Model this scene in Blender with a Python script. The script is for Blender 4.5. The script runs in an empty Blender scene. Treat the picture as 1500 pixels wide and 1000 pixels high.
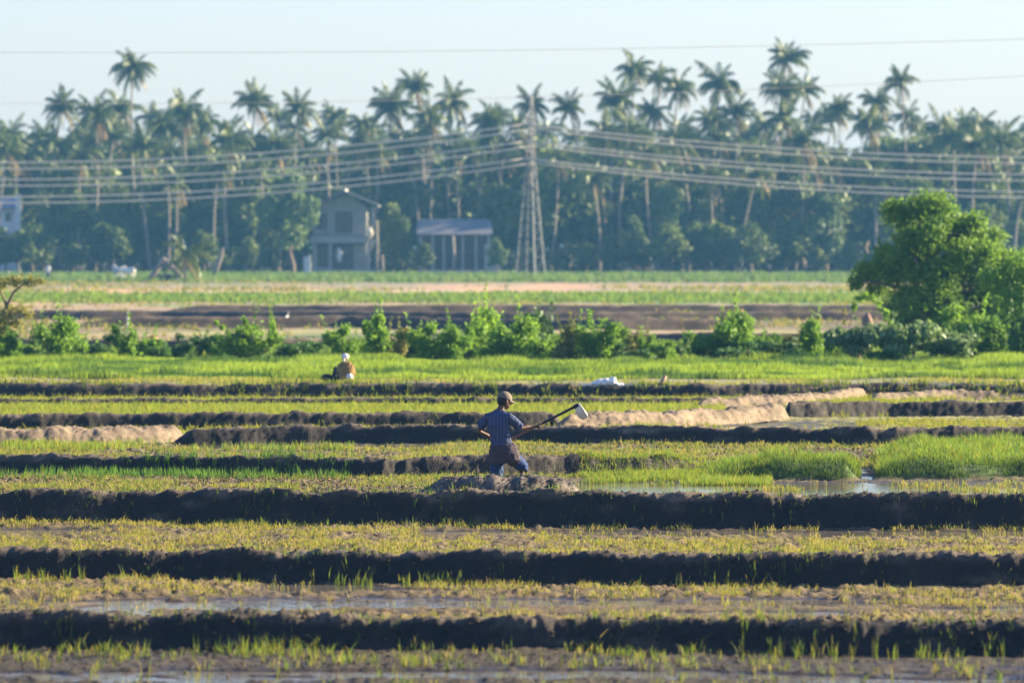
import bpy, bmesh, math, random
import numpy as np
from mathutils import Vector, Matrix

random.seed(7)
RNG = np.random.default_rng(11)
C = bpy.context.scene.collection
S = bpy.context.scene
R = math.radians

# ------------------------------------------------------------------ camera, sky, sun, exposure
F = 8333.0            # focal length in photo pixels (200 mm on 36 mm, 1500 px wide)
CAMH = 4.0            # lens height above the fields
HZ = 353.0            # photo row of the horizon
cam_d = bpy.data.cameras.new('camera'); cam = bpy.data.objects.new('camera', cam_d); C.objects.link(cam)
cam_d.lens = 200; cam_d.sensor_width = 36
cam_d.clip_start = 1; cam_d.clip_end = 12000
cam.location = (0, 0, CAMH)
cam.rotation_euler = (R(90) - math.atan((500 - HZ) / F), 0, 0)
cam_d.dof.use_dof = True; cam_d.dof.focus_distance = 88; cam_d.dof.aperture_fstop = 2.7
S.camera = cam

SUN_EL, SUN_AZ = 21.0, 68.0      # azimuth clockwise from +Y (the view direction)
world = bpy.data.worlds.new('World'); S.world = world; world.use_nodes = True
wn = world.node_tree; wn.nodes.clear()
sky = wn.nodes.new('ShaderNodeTexSky'); sky.sky_type = 'NISHITA'; sky.sun_disc = False
sky.sun_elevation = R(SUN_EL); sky.sun_rotation = R(SUN_AZ)
sky.air_density = 1.3; sky.dust_density = 0.4; sky.ozone_density = 3.0
bg = wn.nodes.new('ShaderNodeBackground'); bg.inputs['Strength'].default_value = 0.050
wo = wn.nodes.new('ShaderNodeOutputWorld')
tint = wn.nodes.new('ShaderNodeMix'); tint.data_type = 'RGBA'; tint.blend_type = 'MULTIPLY'; tint.inputs[0].default_value = 1.0
tint.inputs[7].default_value = (.82, .89, 1.32, 1)
wn.links.new(sky.outputs[0], tint.inputs[6]); wn.links.new(tint.outputs[2], bg.inputs[0]); wn.links.new(bg.outputs[0], wo.inputs[0])

sd = bpy.data.lights.new('sun', 'SUN'); sd.energy = 5.0; sd.angle = R(0.5); sd.color = (1.0, 0.84, 0.55)
so = bpy.data.objects.new('sun', sd); C.objects.link(so)
sdir = Vector((math.cos(R(SUN_EL)) * math.sin(R(SUN_AZ)), math.cos(R(SUN_EL)) * math.cos(R(SUN_AZ)), math.sin(R(SUN_EL))))
so.rotation_euler = sdir.to_track_quat('Z', 'Y').to_euler(); so.location = (60, 60, 60)

S.view_settings.view_transform = 'Standard'; S.view_settings.look = 'None'
S.view_settings.gamma = 1.0; S.view_settings.use_curve_mapping = False
S.view_settings.exposure = 2.05
S.render.engine = 'CYCLES'
S.cycles.max_bounces = 6; S.cycles.transparent_max_bounces = 6; S.cycles.volume_bounces = 0
S.cycles.use_denoising = True; S.cycles.caustics_reflective = False; S.cycles.caustics_refractive = False

# ------------------------------------------------------------------ helpers
def D(py): return F * CAMH / (py - HZ)            # distance of flat ground seen at photo row py
def GX(px, d): return (px - 750.0) / F * d
def PT(px, py, d, dy=0.0):
    """a point at distance d (plus dy) that the lens sees at photo position px, py"""
    y = d + dy
    return Vector((GX(px, y), y, CAMH - (py - HZ) / F * y))

def hash2(i, j, s):
    i = i.astype(np.int64).astype(np.uint32); j = j.astype(np.int64).astype(np.uint32)
    h = i * np.uint32(374761393) + j * np.uint32(668265263) + np.uint32((s * 2246822519) & 0xffffffff)
    h = (h ^ (h >> np.uint32(13))) * np.uint32(1274126177)
    h = h ^ (h >> np.uint32(16))
    return (h & np.uint32(0xffffff)).astype(np.float64) / 16777215.0

def vnoise(x, y, s=0):
    x = np.asarray(x, float); y = np.asarray(y, float)
    xi = np.floor(x); yi = np.floor(y); fx = x - xi; fy = y - yi
    fx = fx * fx * (3 - 2 * fx); fy = fy * fy * (3 - 2 * fy)
    a = hash2(xi, yi, s); b = hash2(xi + 1, yi, s); c = hash2(xi, yi + 1, s); d = hash2(xi + 1, yi + 1, s)
    return (a * (1 - fx) + b * fx) * (1 - fy) + (c * (1 - fx) + d * fx) * fy      # 0..1

def fbm(x, y, s=0, o=4):
    t = 0; a = .5; n = 0
    for k in range(o):
        t = t + a * vnoise(x, y, s + k * 17); n += a; a *= .5; x = x * 2.03 + 3.1; y = y * 2.03 + 1.7
    return t / n

def smooth(a, b, x):
    t = np.clip((x - a) / (b - a), 0, 1); return t * t * (3 - 2 * t)

def np_mesh(name, verts, faces, cols=None, smooth_sh=True, nper=None):
    """verts (n,3); faces (m,k) int array; cols (n,4)"""
    me = bpy.data.meshes.new(name)
    verts = np.asarray(verts, np.float32); faces = np.asarray(faces, np.int32)
    m, k = faces.shape
    me.vertices.add(len(verts)); me.vertices.foreach_set('co', verts.ravel())
    me.loops.add(m * k); me.loops.foreach_set('vertex_index', faces.ravel())
    me.polygons.add(m); me.polygons.foreach_set('loop_start', np.arange(0, m * k, k, dtype=np.int32))
    me.polygons.foreach_set('loop_total', np.full(m, k, np.int32))
    me.polygons.foreach_set('use_smooth', np.full(m, smooth_sh, bool))
    if cols is not None:
        at = me.color_attributes.new('col', 'FLOAT_COLOR', 'POINT')
        at.data.foreach_set('color', np.asarray(cols, np.float32).ravel())
    me.update(calc_edges=True)
    return me

def link(name, me, mat=None, parent=None, label=None, cat=None, group=None, kind=None):
    o = bpy.data.objects.new(name, me); C.objects.link(o)
    if mat is not None and me is not None and not me.materials: me.materials.append(mat)
    if parent is not None: o.parent = parent
    tag(o, label, cat, group, kind)
    return o

def tag(o, label=None, cat=None, group=None, kind=None):
    if label: o['label'] = label
    if cat: o['category'] = cat
    if group: o['group'] = group
    if kind: o['kind'] = kind
    return o

def empty(name, loc, label, cat, group=None, rz=0.0):
    o = bpy.data.objects.new(name, None); C.objects.link(o); o.location = loc; o.rotation_euler = (0, 0, rz)
    o.empty_display_size = .2
    return tag(o, label, cat, group)

class MB:
    """collects tubes, boxes and lofts in plain lists and turns them into one mesh"""
    def __init__(s): s.v = []; s.f = []
    def loft(s, pts, ra, rb=None, side=None, n=10, cap=True):
        pts = [Vector(p) for p in pts]; rb = rb or ra
        base = len(s.v); prev = side
        for i, p in enumerate(pts):
            t = (pts[min(i + 1, len(pts) - 1)] - pts[max(i - 1, 0)]).normalized()
            sd_ = Vector(prev) if prev is not None else (Vector((0, 0, 1)) if abs(t.z) < .9 else Vector((1, 0, 0)))
            sd_ = (sd_ - t * sd_.dot(t)).normalized()
            if side is None: prev = sd_
            fr = t.cross(sd_)
            for k in range(n):
                a = 2 * math.pi * k / n
                s.v.append(p + sd_ * (ra[i] * math.cos(a)) + fr * (rb[i] * math.sin(a)))
        for i in range(len(pts) - 1):
            for k in range(n):
                a = base + i * n + k; b = base + i * n + (k + 1) % n
                s.f.append((a, b, b + n, a + n))
        if cap:
            s.f.append(tuple(base + k for k in range(n))[::-1])
            e = base + (len(pts) - 1) * n
            s.f.append(tuple(e + k for k in range(n)))
        return s
    def ball(s, c, r, n=12, m=8, rot=None):
        c = Vector(c); r = Vector(r if hasattr(r, '__len__') else (r, r, r)); base = len(s.v)
        for i in range(m + 1):
            th = math.pi * (i + .02 * (i == 0) - .02 * (i == m)) / m
            for k in range(n):
                a = 2 * math.pi * k / n
                v = Vector((r.x * math.sin(th) * math.cos(a), r.y * math.sin(th) * math.sin(a), r.z * math.cos(th)))
                if rot is not None: v = rot @ v
                s.v.append(c + v)
        for i in range(m):
            for k in range(n):
                a = base + i * n + k; b = base + i * n + (k + 1) % n
                s.f.append((a, a + n, b + n, b))
        s.f.append(tuple(base + k for k in range(n)))
        s.f.append(tuple(base + m * n + k for k in range(n))[::-1])
        return s
    def box(s, x0, x1, y0, y1, z0, z1):
        b = len(s.v)
        s.v += [Vector(p) for p in ((x0, y0, z0), (x1, y0, z0), (x1, y1, z0), (x0, y1, z0), (x0, y0, z1), (x1, y0, z1), (x1, y1, z1), (x0, y1, z1))]
        s.f += [tuple(b + i for i in q) for q in ((3, 2, 1, 0), (4, 5, 6, 7), (0, 1, 5, 4), (1, 2, 6, 5), (2, 3, 7, 6), (3, 0, 4, 7))]
        return s
    def poly(s, pts, faces):
        b = len(s.v); s.v += [Vector(p) for p in pts]; s.f += [tuple(b + i for i in q) for q in faces]; return s
    def mesh(s, name, sm=True):
        me = bpy.data.meshes.new(name); me.from_pydata([tuple(v) for v in s.v], [], s.f)
        me.polygons.foreach_set('use_smooth', [sm] * len(me.polygons)); me.update(); return me
    def build(s, name, mat, parent=None, sm=True, off=None, **kw):
        me = s.mesh(name, sm)
        if off is not None: me.transform(Matrix.Translation(-Vector(off)))
        me.materials.append(mat)
        return link(name, me, None, parent, **kw)

def remesh(o, vox, disp=0.0, scale=.2, iters=3):
    m = o.modifiers.new('fuse', 'REMESH'); m.mode = 'VOXEL'; m.voxel_size = vox; m.use_smooth_shade = True
    m = o.modifiers.new('soften', 'SMOOTH'); m.factor = .5; m.iterations = iters
    if disp:
        t = bpy.data.textures.new('folds', 'CLOUDS'); t.noise_scale = scale; t.noise_depth = 2
        m = o.modifiers.new('folds', 'DISPLACE'); m.texture = t; m.strength = disp; m.mid_level = .5
        m.texture_coords = 'LOCAL'

# ------------------------------------------------------------------ materials
def new_mat(name):
    m = bpy.data.materials.new(name); m.use_nodes = True; nt = m.node_tree; nt.nodes.clear()
    out = nt.nodes.new('ShaderNodeOutputMaterial'); return m, nt, out

def node(nt, t, **kw):
    n = nt.nodes.new(t)
    for k, v in kw.items():
        if k in n.inputs: n.inputs[k].default_value = v
        else: setattr(n, k, v)
    return n

def plain(name, col, rough=.7, metal=0.0, spec=.3, nscale=12.0, namt=.25, bump=0.0, bscale=40.0):
    """one base colour broken up by noise, with optional fine relief"""
    m, nt, out = new_mat(name)
    p = node(nt, 'ShaderNodeBsdfPrincipled'); p.inputs['Roughness'].default_value = rough
    p.inputs['Metallic'].default_value = metal; p.inputs['Specular IOR Level'].default_value = spec
    tc = node(nt, 'ShaderNodeTexCoord'); nz = node(nt, 'ShaderNodeTexNoise', Scale=nscale, Detail=4.0)
    nt.links.new(tc.outputs['Object'], nz.inputs['Vector'])
    mx = node(nt, 'ShaderNodeMix', data_type='RGBA')
    a = [max(0, c * (1 - namt)) for c in col]; b = [min(1, c * (1 + namt)) for c in col]
    mx.inputs[6].default_value = (*a, 1); mx.inputs[7].default_value = (*b, 1)
    nt.links.new(nz.outputs[0], mx.inputs[0]); nt.links.new(mx.outputs[2], p.inputs['Base Color'])
    if bump:
        n2 = node(nt, 'ShaderNodeTexNoise', Scale=bscale, Detail=5.0); bp = node(nt, 'ShaderNodeBump', Strength=bump)
        nt.links.new(tc.outputs['Object'], n2.inputs['Vector']); nt.links.new(n2.outputs[0], bp.inputs['Height'])
        nt.links.new(bp.outputs[0], p.inputs['Normal'])
    nt.links.new(p.outputs[0], out.inputs[0]); return m

def leafy(name, dark, light, trans=.35, rough=.5, nscale=.6, attr=False, tint=(1.0, 1.0, .55)):
    """leaf material: diffuse and glossy front, light passing through; colour varies over the plant and from plant to plant"""
    m, nt, out = new_mat(name)
    mx = node(nt, 'ShaderNodeMix', data_type='RGBA')
    mx.inputs[6].default_value = (*dark, 1); mx.inputs[7].default_value = (*light, 1)
    if attr:
        at = node(nt, 'ShaderNodeAttribute', attribute_name='col'); colsock = at.outputs['Color']
    else:
        tc = node(nt, 'ShaderNodeTexCoord'); nz = node(nt, 'ShaderNodeTexNoise', Scale=nscale, Detail=3.0)
        nt.links.new(tc.outputs['Object'], nz.inputs['Vector'])
        oi = node(nt, 'ShaderNodeObjectInfo'); ge = node(nt, 'ShaderNodeNewGeometry')
        a1 = node(nt, 'ShaderNodeMath', operation='MULTIPLY_ADD'); a1.inputs[1].default_value = .5; a1.inputs[2].default_value = -.25
        nt.links.new(oi.outputs['Random'], a1.inputs[0])
        a2 = node(nt, 'ShaderNodeMath', operation='MULTIPLY_ADD'); a2.inputs[1].default_value = .5
        nt.links.new(ge.outputs['Random Per Island'], a2.inputs[0]); nt.links.new(a1.outputs[0], a2.inputs[2])
        a3 = node(nt, 'ShaderNodeMath', operation='MULTIPLY_ADD', use_clamp=True); a3.inputs[1].default_value = 1.1
        sub = node(nt, 'ShaderNodeMath', operation='SUBTRACT'); sub.inputs[1].default_value = .28
        nt.links.new(nz.outputs[0], sub.inputs[0]); nt.links.new(sub.outputs[0], a3.inputs[0]); nt.links.new(a2.outputs[0], a3.inputs[2])
        nt.links.new(a3.outputs[0], mx.inputs[0]); colsock = mx.outputs[2]
    p = node(nt, 'ShaderNodeBsdfPrincipled'); p.inputs['Roughness'].default_value = rough; p.inputs['Specular IOR Level'].default_value = .25
    nt.links.new(colsock, p.inputs['Base Color'])
    tr = node(nt, 'ShaderNodeBsdfTranslucent'); tm = node(nt, 'ShaderNodeMix', data_type='RGBA', blend_type='MULTIPLY')
    tm.inputs[0].default_value = 1.0; tm.inputs[7].default_value = (*[min(1, t) for t in tint], 1)
    gm = node(nt, 'ShaderNodeBrightContrast', Bright=0.05, Contrast=0.0)
    nt.links.new(colsock, gm.inputs[0]); nt.links.new(gm.outputs[0], tm.inputs[6]); nt.links.new(tm.outputs[2], tr.inputs[0])
    ms = node(nt, 'ShaderNodeMixShader'); ms.inputs[0].default_value = trans
    nt.links.new(p.outputs[0], ms.inputs[1]); nt.links.new(tr.outputs[0], ms.inputs[2]); nt.links.new(ms.outputs[0], out.inputs[0])
    return m

def soil_mat(name):
    """base colour and wetness come from the mesh ('col'); noise adds crumbs, streaks and relief"""
    m, nt, out = new_mat(name)
    at = node(nt, 'ShaderNodeAttribute', attribute_name='col'); tc = node(nt, 'ShaderNodeTexCoord')
    n1 = node(nt, 'ShaderNodeTexNoise', Scale=9.0, Detail=6.0, Roughness=.7); nt.links.new(tc.outputs['Object'], n1.inputs['Vector'])
    n2 = node(nt, 'ShaderNodeTexNoise', Scale=45.0, Detail=4.0); nt.links.new(tc.outputs['Object'], n2.inputs['Vector'])
    mr = node(nt, 'ShaderNodeMapRange'); mr.inputs[1].default_value = .3; mr.inputs[2].default_value = .7; mr.inputs[3].default_value = .45; mr.inputs[4].default_value = 1.5
    nt.links.new(n1.outputs[0], mr.inputs[0])
    mu = node(nt, 'ShaderNodeMix', data_type='RGBA', blend_type='MULTIPLY'); mu.inputs[0].default_value = 1.0
    nt.links.new(at.outputs['Color'], mu.inputs[6]); nt.links.new(mr.outputs[0], mu.inputs[7])
    p = node(nt, 'ShaderNodeBsdfPrincipled'); p.inputs['Specular IOR Level'].default_value = .35
    nt.links.new(mu.outputs[2], p.inputs['Base Color']); nt.links.new(at.outputs['Alpha'], p.inputs['Roughness'])
    bp = node(nt, 'ShaderNodeBump', Strength=.6, Distance=.02); nt.links.new(n2.outputs[0], bp.inputs['Height']); nt.links.new(bp.outputs[0], p.inputs['Normal'])
    nt.links.new(p.outputs[0], out.inputs[0]); return m

def water_mat():
    m, nt, out = new_mat('field_water')
    p = node(nt, 'ShaderNodeBsdfPrincipled'); p.inputs['Base Color'].default_value = (.15, .13, .11, 1); p.inputs['Roughness'].default_value = .05
    p.inputs['IOR'].default_value = 1.33; p.inputs['Specular IOR Level'].default_value = .6
    tc = node(nt, 'ShaderNodeTexCoord'); nz = node(nt, 'ShaderNodeTexNoise', Scale=6.0, Detail=3.0)
    nt.links.new(tc.outputs['Object'], nz.inputs['Vector'])
    bp = node(nt, 'ShaderNodeBump', Strength=.34, Distance=.02); nt.links.new(nz.outputs[0], bp.inputs['Height']); nt.links.new(bp.outputs[0], p.inputs['Normal'])
    nt.links.new(p.outputs[0], out.inputs[0]); return m

M_SOIL = soil_mat('field_soil')
M_WATER = water_mat()
M_GRASS = leafy('grass_blades', (0, 0, 0), (0, 0, 0), trans=.45, attr=True, tint=(1, 1, .4), rough=.55)
M_PALM = leafy('palm_frond', (.02, .055, .012), (.19, .22, .03), trans=.22, rough=.4, nscale=.5)
M_PALMDRY = leafy('dry_frond', (.22, .13, .05), (.42, .30, .12), trans=.25, rough=.7, nscale=.5, tint=(1, .9, .5))
M_TREE = leafy('broad_leaves', (.018, .055, .015), (.19, .24, .035), trans=.25, nscale=.35)
M_TREEL = leafy('pale_broad_leaves', (.05, .10, .03), (.14, .21, .06), trans=.3, nscale=.35)
M_SHRUB = leafy('shrub_leaves', (.05, .16, .010), (.27, .44, .022), trans=.5, nscale=1.3)
M_SHRUBD = leafy('dark_shrub_leaves', (.02, .075, .015), (.09, .22, .03), trans=.3, nscale=1.3)
M_VINE = leafy('pale_vine_leaves', (.06, .13, .05), (.2, .3, .13), trans=.35, nscale=1.5)
M_NEARTREE = leafy('tree_leaves', (.03, .12, .006), (.20, .34, .018), trans=.45, nscale=.8)
M_OLIVE = leafy('yellow_leaves', (.09, .11, .02), (.30, .27, .06), trans=.4, nscale=1.5)
M_BARK = plain('bark', (.17, .12, .085), .9, bump=.6, bscale=14, nscale=4, namt=.4)
M_PALMBARK = plain('palm_bark', (.30, .24, .18), .9, bump=.5, bscale=9, nscale=2, namt=.35)
M_STEEL = plain('galvanised_steel', (.17, .165, .155), .5, .25, nscale=1.0, namt=.2)
M_WIRE = plain('aluminium_wire', (.74, .62, .46), .45, .2, nscale=.3)
M_INS = plain('porcelain', (.25, .14, .09), .25)

# ------------------------------------------------------------------ the lie of the land
HW = .44
BUNDS = []
def bund_path(pts, h, hw=HW, dry=0.0, grass=0.0, taper=(0, 0), lump=1.0, seed=1, far=False, tuft=0.0):
    """pts: (px, py) of the near foot of the bank"""
    xs, ys = [], []
    for px, py in pts:
        px = px - 220 if px <= -240 else px + 260 if px >= 1700 else px      # run well past the view on both sides
        d = D(py); xs.append(GX(px, d)); ys.append(d + hw)
    o = np.argsort(xs)
    b = dict(xs=np.array(xs)[o], ys=np.array(ys)[o], h=h, hw=hw, dry=dry, grass=grass, taper=taper, lump=lump, seed=seed, far=far, tuft=tuft)
    BUNDS.append(b); return b

def bund_h(b, x, y):
    xs, ys = b['xs'], b['ys']
    hw = b['hw']; s = b['seed']
    yc = np.interp(x, xs, ys) + (fbm(x * .22, x * 0, s, 2) - .5) * .5 * hw / .44 + (vnoise(x * 1.3, x * 0, s + 3) - .5) * .12
    slope = (np.interp(x + .5, xs, ys) - np.interp(x - .5, xs, ys))
    cosf = 1 / np.sqrt(1 + slope * slope)
    w = hw * (1 + .25 * (vnoise(x * .8, x * 0, s + 5) - .5))
    t = np.abs((y - yc) * cosf) / w
    prof = 1 - smooth(.26, 1.0, t)
    h = b['h'] * (1 + .22 * (fbm(x * .35, x * 0, s + 9, 3) - .5) + .16 * b['lump'] * (vnoise(x * 2.2, x * 0, s + 11) - .5))
    m = np.ones_like(x)
    if b['taper'][0]: m = m * smooth(xs[0], xs[0] + b['taper'][0], x)
    else: m = m * (x >= xs[0])
    if b['taper'][1]: m = m * smooth(xs[-1], xs[-1] - b['taper'][1], x)
    else: m = m * (x <= xs[-1])
    lump = (fbm(x * 3.5, y * 3.5, s + 21, 4) - .5) * .11 * b['lump'] + ((vnoise(x * 15, y * 15, s + 25) - .5) * .035 + np.maximum(0, vnoise(x * 26, y * 26, s + 27) - .5) * .05) * b['lump']
    if b['far']: lump = lump * .4
    return (h * prof + lump * smooth(0, .25, prof)) * m

bund_path([(-260, 953), (300, 954), (750, 957), (1100, 962), (1800, 966)], .30, seed=101, tuft=.9)
bund_path([(-260, 853), (300, 854), (750, 858), (1100, 862), (1800, 868)], .345, seed=102, tuft=.8)
bund_path([(-260, 768), (200, 770), (600, 773), (1100, 776), (1800, 776)], .455, hw=.5, seed=103, tuft=.6)
bund_path([(-260, 691), (300, 699), (560, 702), (800, 699), (950, 697), (1070, 695)], .32, seed=104, taper=(0, 1.2), tuft=.3)
bund_path([(240, 652), (500, 650), (800, 651), (1050, 655), (1300, 656), (1700, 650)], .33, hw=.5, seed=105, taper=(.6, 0))
bund_path([(-260, 661), (0, 655), (150, 652), (278, 646)], .30, hw=.5, dry=.9, seed=106, taper=(0, .35), lump=1.3)
bund_path([(-300, 633), (0, 633), (300, 631), (600, 629), (830, 628)], .33, seed=107, taper=(0, .3), tuft=.1)
bund_path([(800, 632), (1000, 625), (1100, 619), (1160, 615)], .31, hw=.55, dry=.9, seed=108, taper=(.6, .25), lump=1.3)
bund_path([(1145, 613), (1300, 611), (1700, 608)], .34, seed=109, taper=(.2, 0))
bund_path([(-300, 599), (0, 599), (400, 598), (700, 598), (1060, 597)], .21, hw=.4, seed=110, taper=(0, .5), tuft=.5)
bund_path([(1010, 602), (1150, 596), (1285, 587)], .26, hw=.5, dry=1, seed=111, taper=(.5, .3), lump=1.3)
bund_path([(1270, 593), (1400, 589), (1760, 583)], .24, hw=.7, dry=.9, seed=112, taper=(.3, 0), lump=1.3)
bund_path([(-300, 589), (0, 589), (700, 589), (1100, 589), (1800, 586)], .40, hw=.7, seed=113, tuft=.9)
bund_path([(575, 731), (640, 732), (700, 733), (800, 733), (870, 733)], .285, hw=.8, dry=.2, seed=114, taper=(1.0, .5), lump=1.5, tuft=1.0)      # the heap being dug
# far banks
bund_path([(-500, 512), (300, 514), (640, 511)], .40, hw=.9, seed=124, far=True, taper=(0, 3))
bund_path([(600, 505), (1200, 507), (2000, 503)], .45, hw=1.0, seed=120, taper=(3, 0), far=True)
bund_path([(60, 481), (500, 480), (900, 484), (1150, 483)], .50, hw=1.2, seed=121, far=True, taper=(4, 4))
bund_path([(-500, 466), (240, 468), (800, 471), (1400, 470)], .45, hw=1.3, seed=122, far=True)
bund_path([(200, 459), (600, 459), (2000, 458)], .45, hw=1.4, seed=123, far=True, taper=(4, 0))

PUD = [  # px0, px1, py0, py1, strength, streak scale
    (-300, 1250, 872, 905, 1.3, 1.0), (1150, 1800, 880, 900, .8, 1.0), (-300, 1800, 950, 1010, .3, .9),
    (620, 1800, 776, 788, 1.4, .5), (-300, 110, 774, 784, 1.4, .6), (850, 1800, 702, 728, 3.0, .4), (1225, 1300, 684, 704, 3.0, 1),
    (1000, 1230, 618, 631, 2.0, .5), (290, 620, 648, 657, 2, .5), (1170, 1700, 598, 614, 1.4, .5), (1150, 1600, 851, 857, .9, .6), (400, 700, 852, 868, .6, .7)]

def bumps(x, y):
    z = (fbm(x * .9, y * .9, 31, 3) - .5) * .07
    c = fbm(x * 5, y * 4, 41, 3); z = z + (c - .5) * .07
    z = z + np.maximum(0, vnoise(x * 13, y * 9, 47) - .55) * .10
    z = z + np.maximum(0, vnoise(x * 24, y * 12, 53) - .5) * .06
    return z + .018

GRASSY = []   # low grassed banks on the right: px0, px1, d0, d1, height
def grassy_h(x, y):
    px = x / y * F + 750
    z = np.zeros_like(x)
    # western hump and eastern hump with a water gap between
    for (a, b, c0, c1, hh, s) in ((1000, 1262, 95.2, 100.5, .24, 3), (1268, 1900, 95.4, 107.0, .25, 5)):
        far = c1 + (0 if a < 1200 else 1) * 0
        wob = (vnoise(px * .012, px * 0, s) - .5) * .8
        m = smooth(a, a + (160 if a < 1200 else 90), px) * (1 - smooth(b - 25, b, px))
        m = m * smooth(c0 + wob - .25, c0 + wob + .35, y) * (1 - smooth(far - 2.5, far, y))
        z = np.maximum(z, hh * m * (1 + 1.1 * (fbm(x * 1.1, y * .8, s + 8, 3) - .5)))
    return z

def pud_k(x, y):
    px = x / y * F + 750; py = HZ + F * CAMH / y; kk = np.zeros_like(x); mm = np.zeros_like(x)
    for (a, b, c, d, st, sc) in PUD:
        ex = 60 if c < 880 else 120
        m = smooth(a - ex, a + ex * .4, px) * (1 - smooth(b - ex * .4, b + ex, px)) * smooth(c - 2, c + (d - c) * .3, py) * (1 - smooth(d - (d - c) * .3, d + 2, py))
        n = fbm(x * .3 * sc + 3, y * 1.1 * sc, 61, 3) + .42 * (fbm(x * 2.2, y * 3.0, 63, 3) - .5) * (c != 702)
        kk = np.maximum(kk, smooth(.40 - .1 * (st - 1), .54 - .1 * (st - 1), n) * m); mm = np.maximum(mm, m)
    return kk, mm

def ground_h(x, y):
    z = bumps(x, y); k, m = pud_k(x, y)
    z = z * (1 - .55 * m) * (1 - .9 * k) - k * .034
    g = grassy_h(x, y)
    return np.where(g > .01, np.maximum(z, g + np.maximum(z, 0) * .3), z)

def land_h(x, y):
    z = ground_h(x, y)
    for b in BUNDS:
        z = np.maximum(z, bund_h(b, x, y))
    return z

def lerp(a, b, t): return np.asarray(a) * (1 - t[..., None]) + np.asarray(b) * t[..., None]

WET_SHADED = (.022, .015, .011); MID = (.15, .108, .072); DRY = (.19, .14, .095)  # first tone: wet mud, deepened to paint shade into the bank faces
STRIPS = [  # lowest photo row of the strip, colour
    (396, (.035, .045, .025)), (404, (.06, .075, .035)), (415, (.13, .17, .075)), (418, (.22, .18, .12)), (431, (.36, .27, .19)), (434, (.12, .16, .05)),
    (445, (.13, .20, .05)), (449, (.30, .22, .15)), (458, (.28, .20, .15)), (470, (.11, .075, .05)), (480, (.13, .09, .06)), (488, (.30, .27, .10)),
    (493, (.05, .09, .03)), (511, (.12, .085, .055)), (514, (.10, .16, .04)), (552, (.10, .17, .03)), (555, (.24, .20, .13)), (560, (.2, .2, .09)),
    (580, (.16, .15, .06)), (590, (.22, .21, .08)), (612, (.19, .18, .06)), (640, (.10, .08, .04)), (660, (.11, .09, .04)), (700, (.10, .075, .035)), (925, (.11, .075, .032)), (950, (.035, .025, .014)), (1100, (.026, .019, .011))]
def ground_col(x, y, z):
    py = HZ + F * CAMH / y
    pw = py + (fbm(x * .05, y * .03, 71, 3) - .5) * 7 * np.clip((py - HZ) / 120, .5, 1) * 1.0 * (1 + 1.2 * (py < 515)) * (py < 560)
    rows = np.array([s[0] for s in STRIPS], float); cols = np.array([s[1] for s in STRIPS])
    c = np.stack([np.interp(pw, rows, cols[:, k]) for k in range(3)], -1)
    n = fbm(x * 1.7, y * 1.3, 73, 4)
    c = c * (0.65 + .7 * n)[..., None]
    gp = smooth(.50, .60, fbm(x * .22, y * .07, 76, 3)) * (py < 520) * (py > 404)
    c = lerp(c, np.broadcast_to(np.array((.13, .16, .05)), c.shape), gp * .3)
    tp = smooth(.50, .57, fbm(x * .2, y * .08, 77, 3)) * (py < 520) * (py > 410)
    c = lerp(c, np.broadcast_to(np.array((.30, .20, .12)), c.shape), tp * .75)
    patch = smooth(.5, .7, fbm(x * .06, y * .02, 75, 3)) * (py < 515)
    c = lerp(c, c * np.array([1.5, 1.25, 1.15]), patch)
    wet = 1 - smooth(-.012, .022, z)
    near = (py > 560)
    c = lerp(c, np.broadcast_to(np.array(WET_SHADED) * .9, c.shape), wet * near * .85)
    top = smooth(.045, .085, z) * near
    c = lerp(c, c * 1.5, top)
    g = grassy_h(x, y) > .04
    c = np.where(g[..., None], np.array([.07, .11, .025]), c)
    r = np.where(near, .95 - .55 * wet, .95)
    return np.concatenate([c, r[..., None]], -1)

def sheet(name, d0, d1, nx, ny, ang, hfun, cfun, log=True):
    u = np.linspace(-ang, ang, nx); t = np.linspace(0, 1, ny)
    d = 1 / (1 / d0 + (1 / d1 - 1 / d0) * t) if log == 'persp' else d0 * (d1 / d0) ** t
    Y, U = np.meshgrid(d, u, indexing='ij'); X = U * Y
    Z = hfun(X, Y); cc = cfun(X, Y, Z)
    v = np.stack([X, Y, Z], -1).reshape(-1, 3)
    i = np.arange(ny - 1)[:, None] * nx + np.arange(nx - 1)[None, :]
    f = np.stack([i, i + 1, i + nx + 1, i + nx], -1).reshape(-1, 4)
    me = np_mesh(name, v, f, cc.reshape(-1, 4)); me.materials.append(M_SOIL)
    return me

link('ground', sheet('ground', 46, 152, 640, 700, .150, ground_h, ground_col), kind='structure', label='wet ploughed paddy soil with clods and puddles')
def far_h(x, y): return (fbm(x * .25, y * .12, 91, 4) - .5) * .22 + .02 - .11 * smooth(0, 1, (152 - y) / 10 + 1) + .03 * smooth(300, 400, y)
link('far_fields', sheet('far_fields', 149, 1100, 300, 460, .16, far_h, ground_col), kind='structure', label='far paddy fields in green and tan strips')
big = MB().poly([(-5000, -200, -.35), (5000, -200, -.35), (5000, 6000, -.35), (-5000, 6000, -.35)], [(0, 1, 2, 3)]).mesh('terrain', False)
at = big.color_attributes.new('col', 'FLOAT_COLOR', 'POINT'); at.data.foreach_set('color', [.12, .12, .05, .9] * 4)
big.materials.append(M_SOIL); link('terrain', big, kind='structure', label='flat farmland reaching to the horizon')
wm = MB().poly([(-7, 47, -.010), (7, 47, -.010), (21.5, 149, -.010), (-21.5, 149, -.010)], [(0, 1, 2, 3)]).mesh('water', False)
wm.materials.append(M_WATER); link('water', wm, kind='structure', label='shallow water lying in the furrows and the pond')

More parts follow.
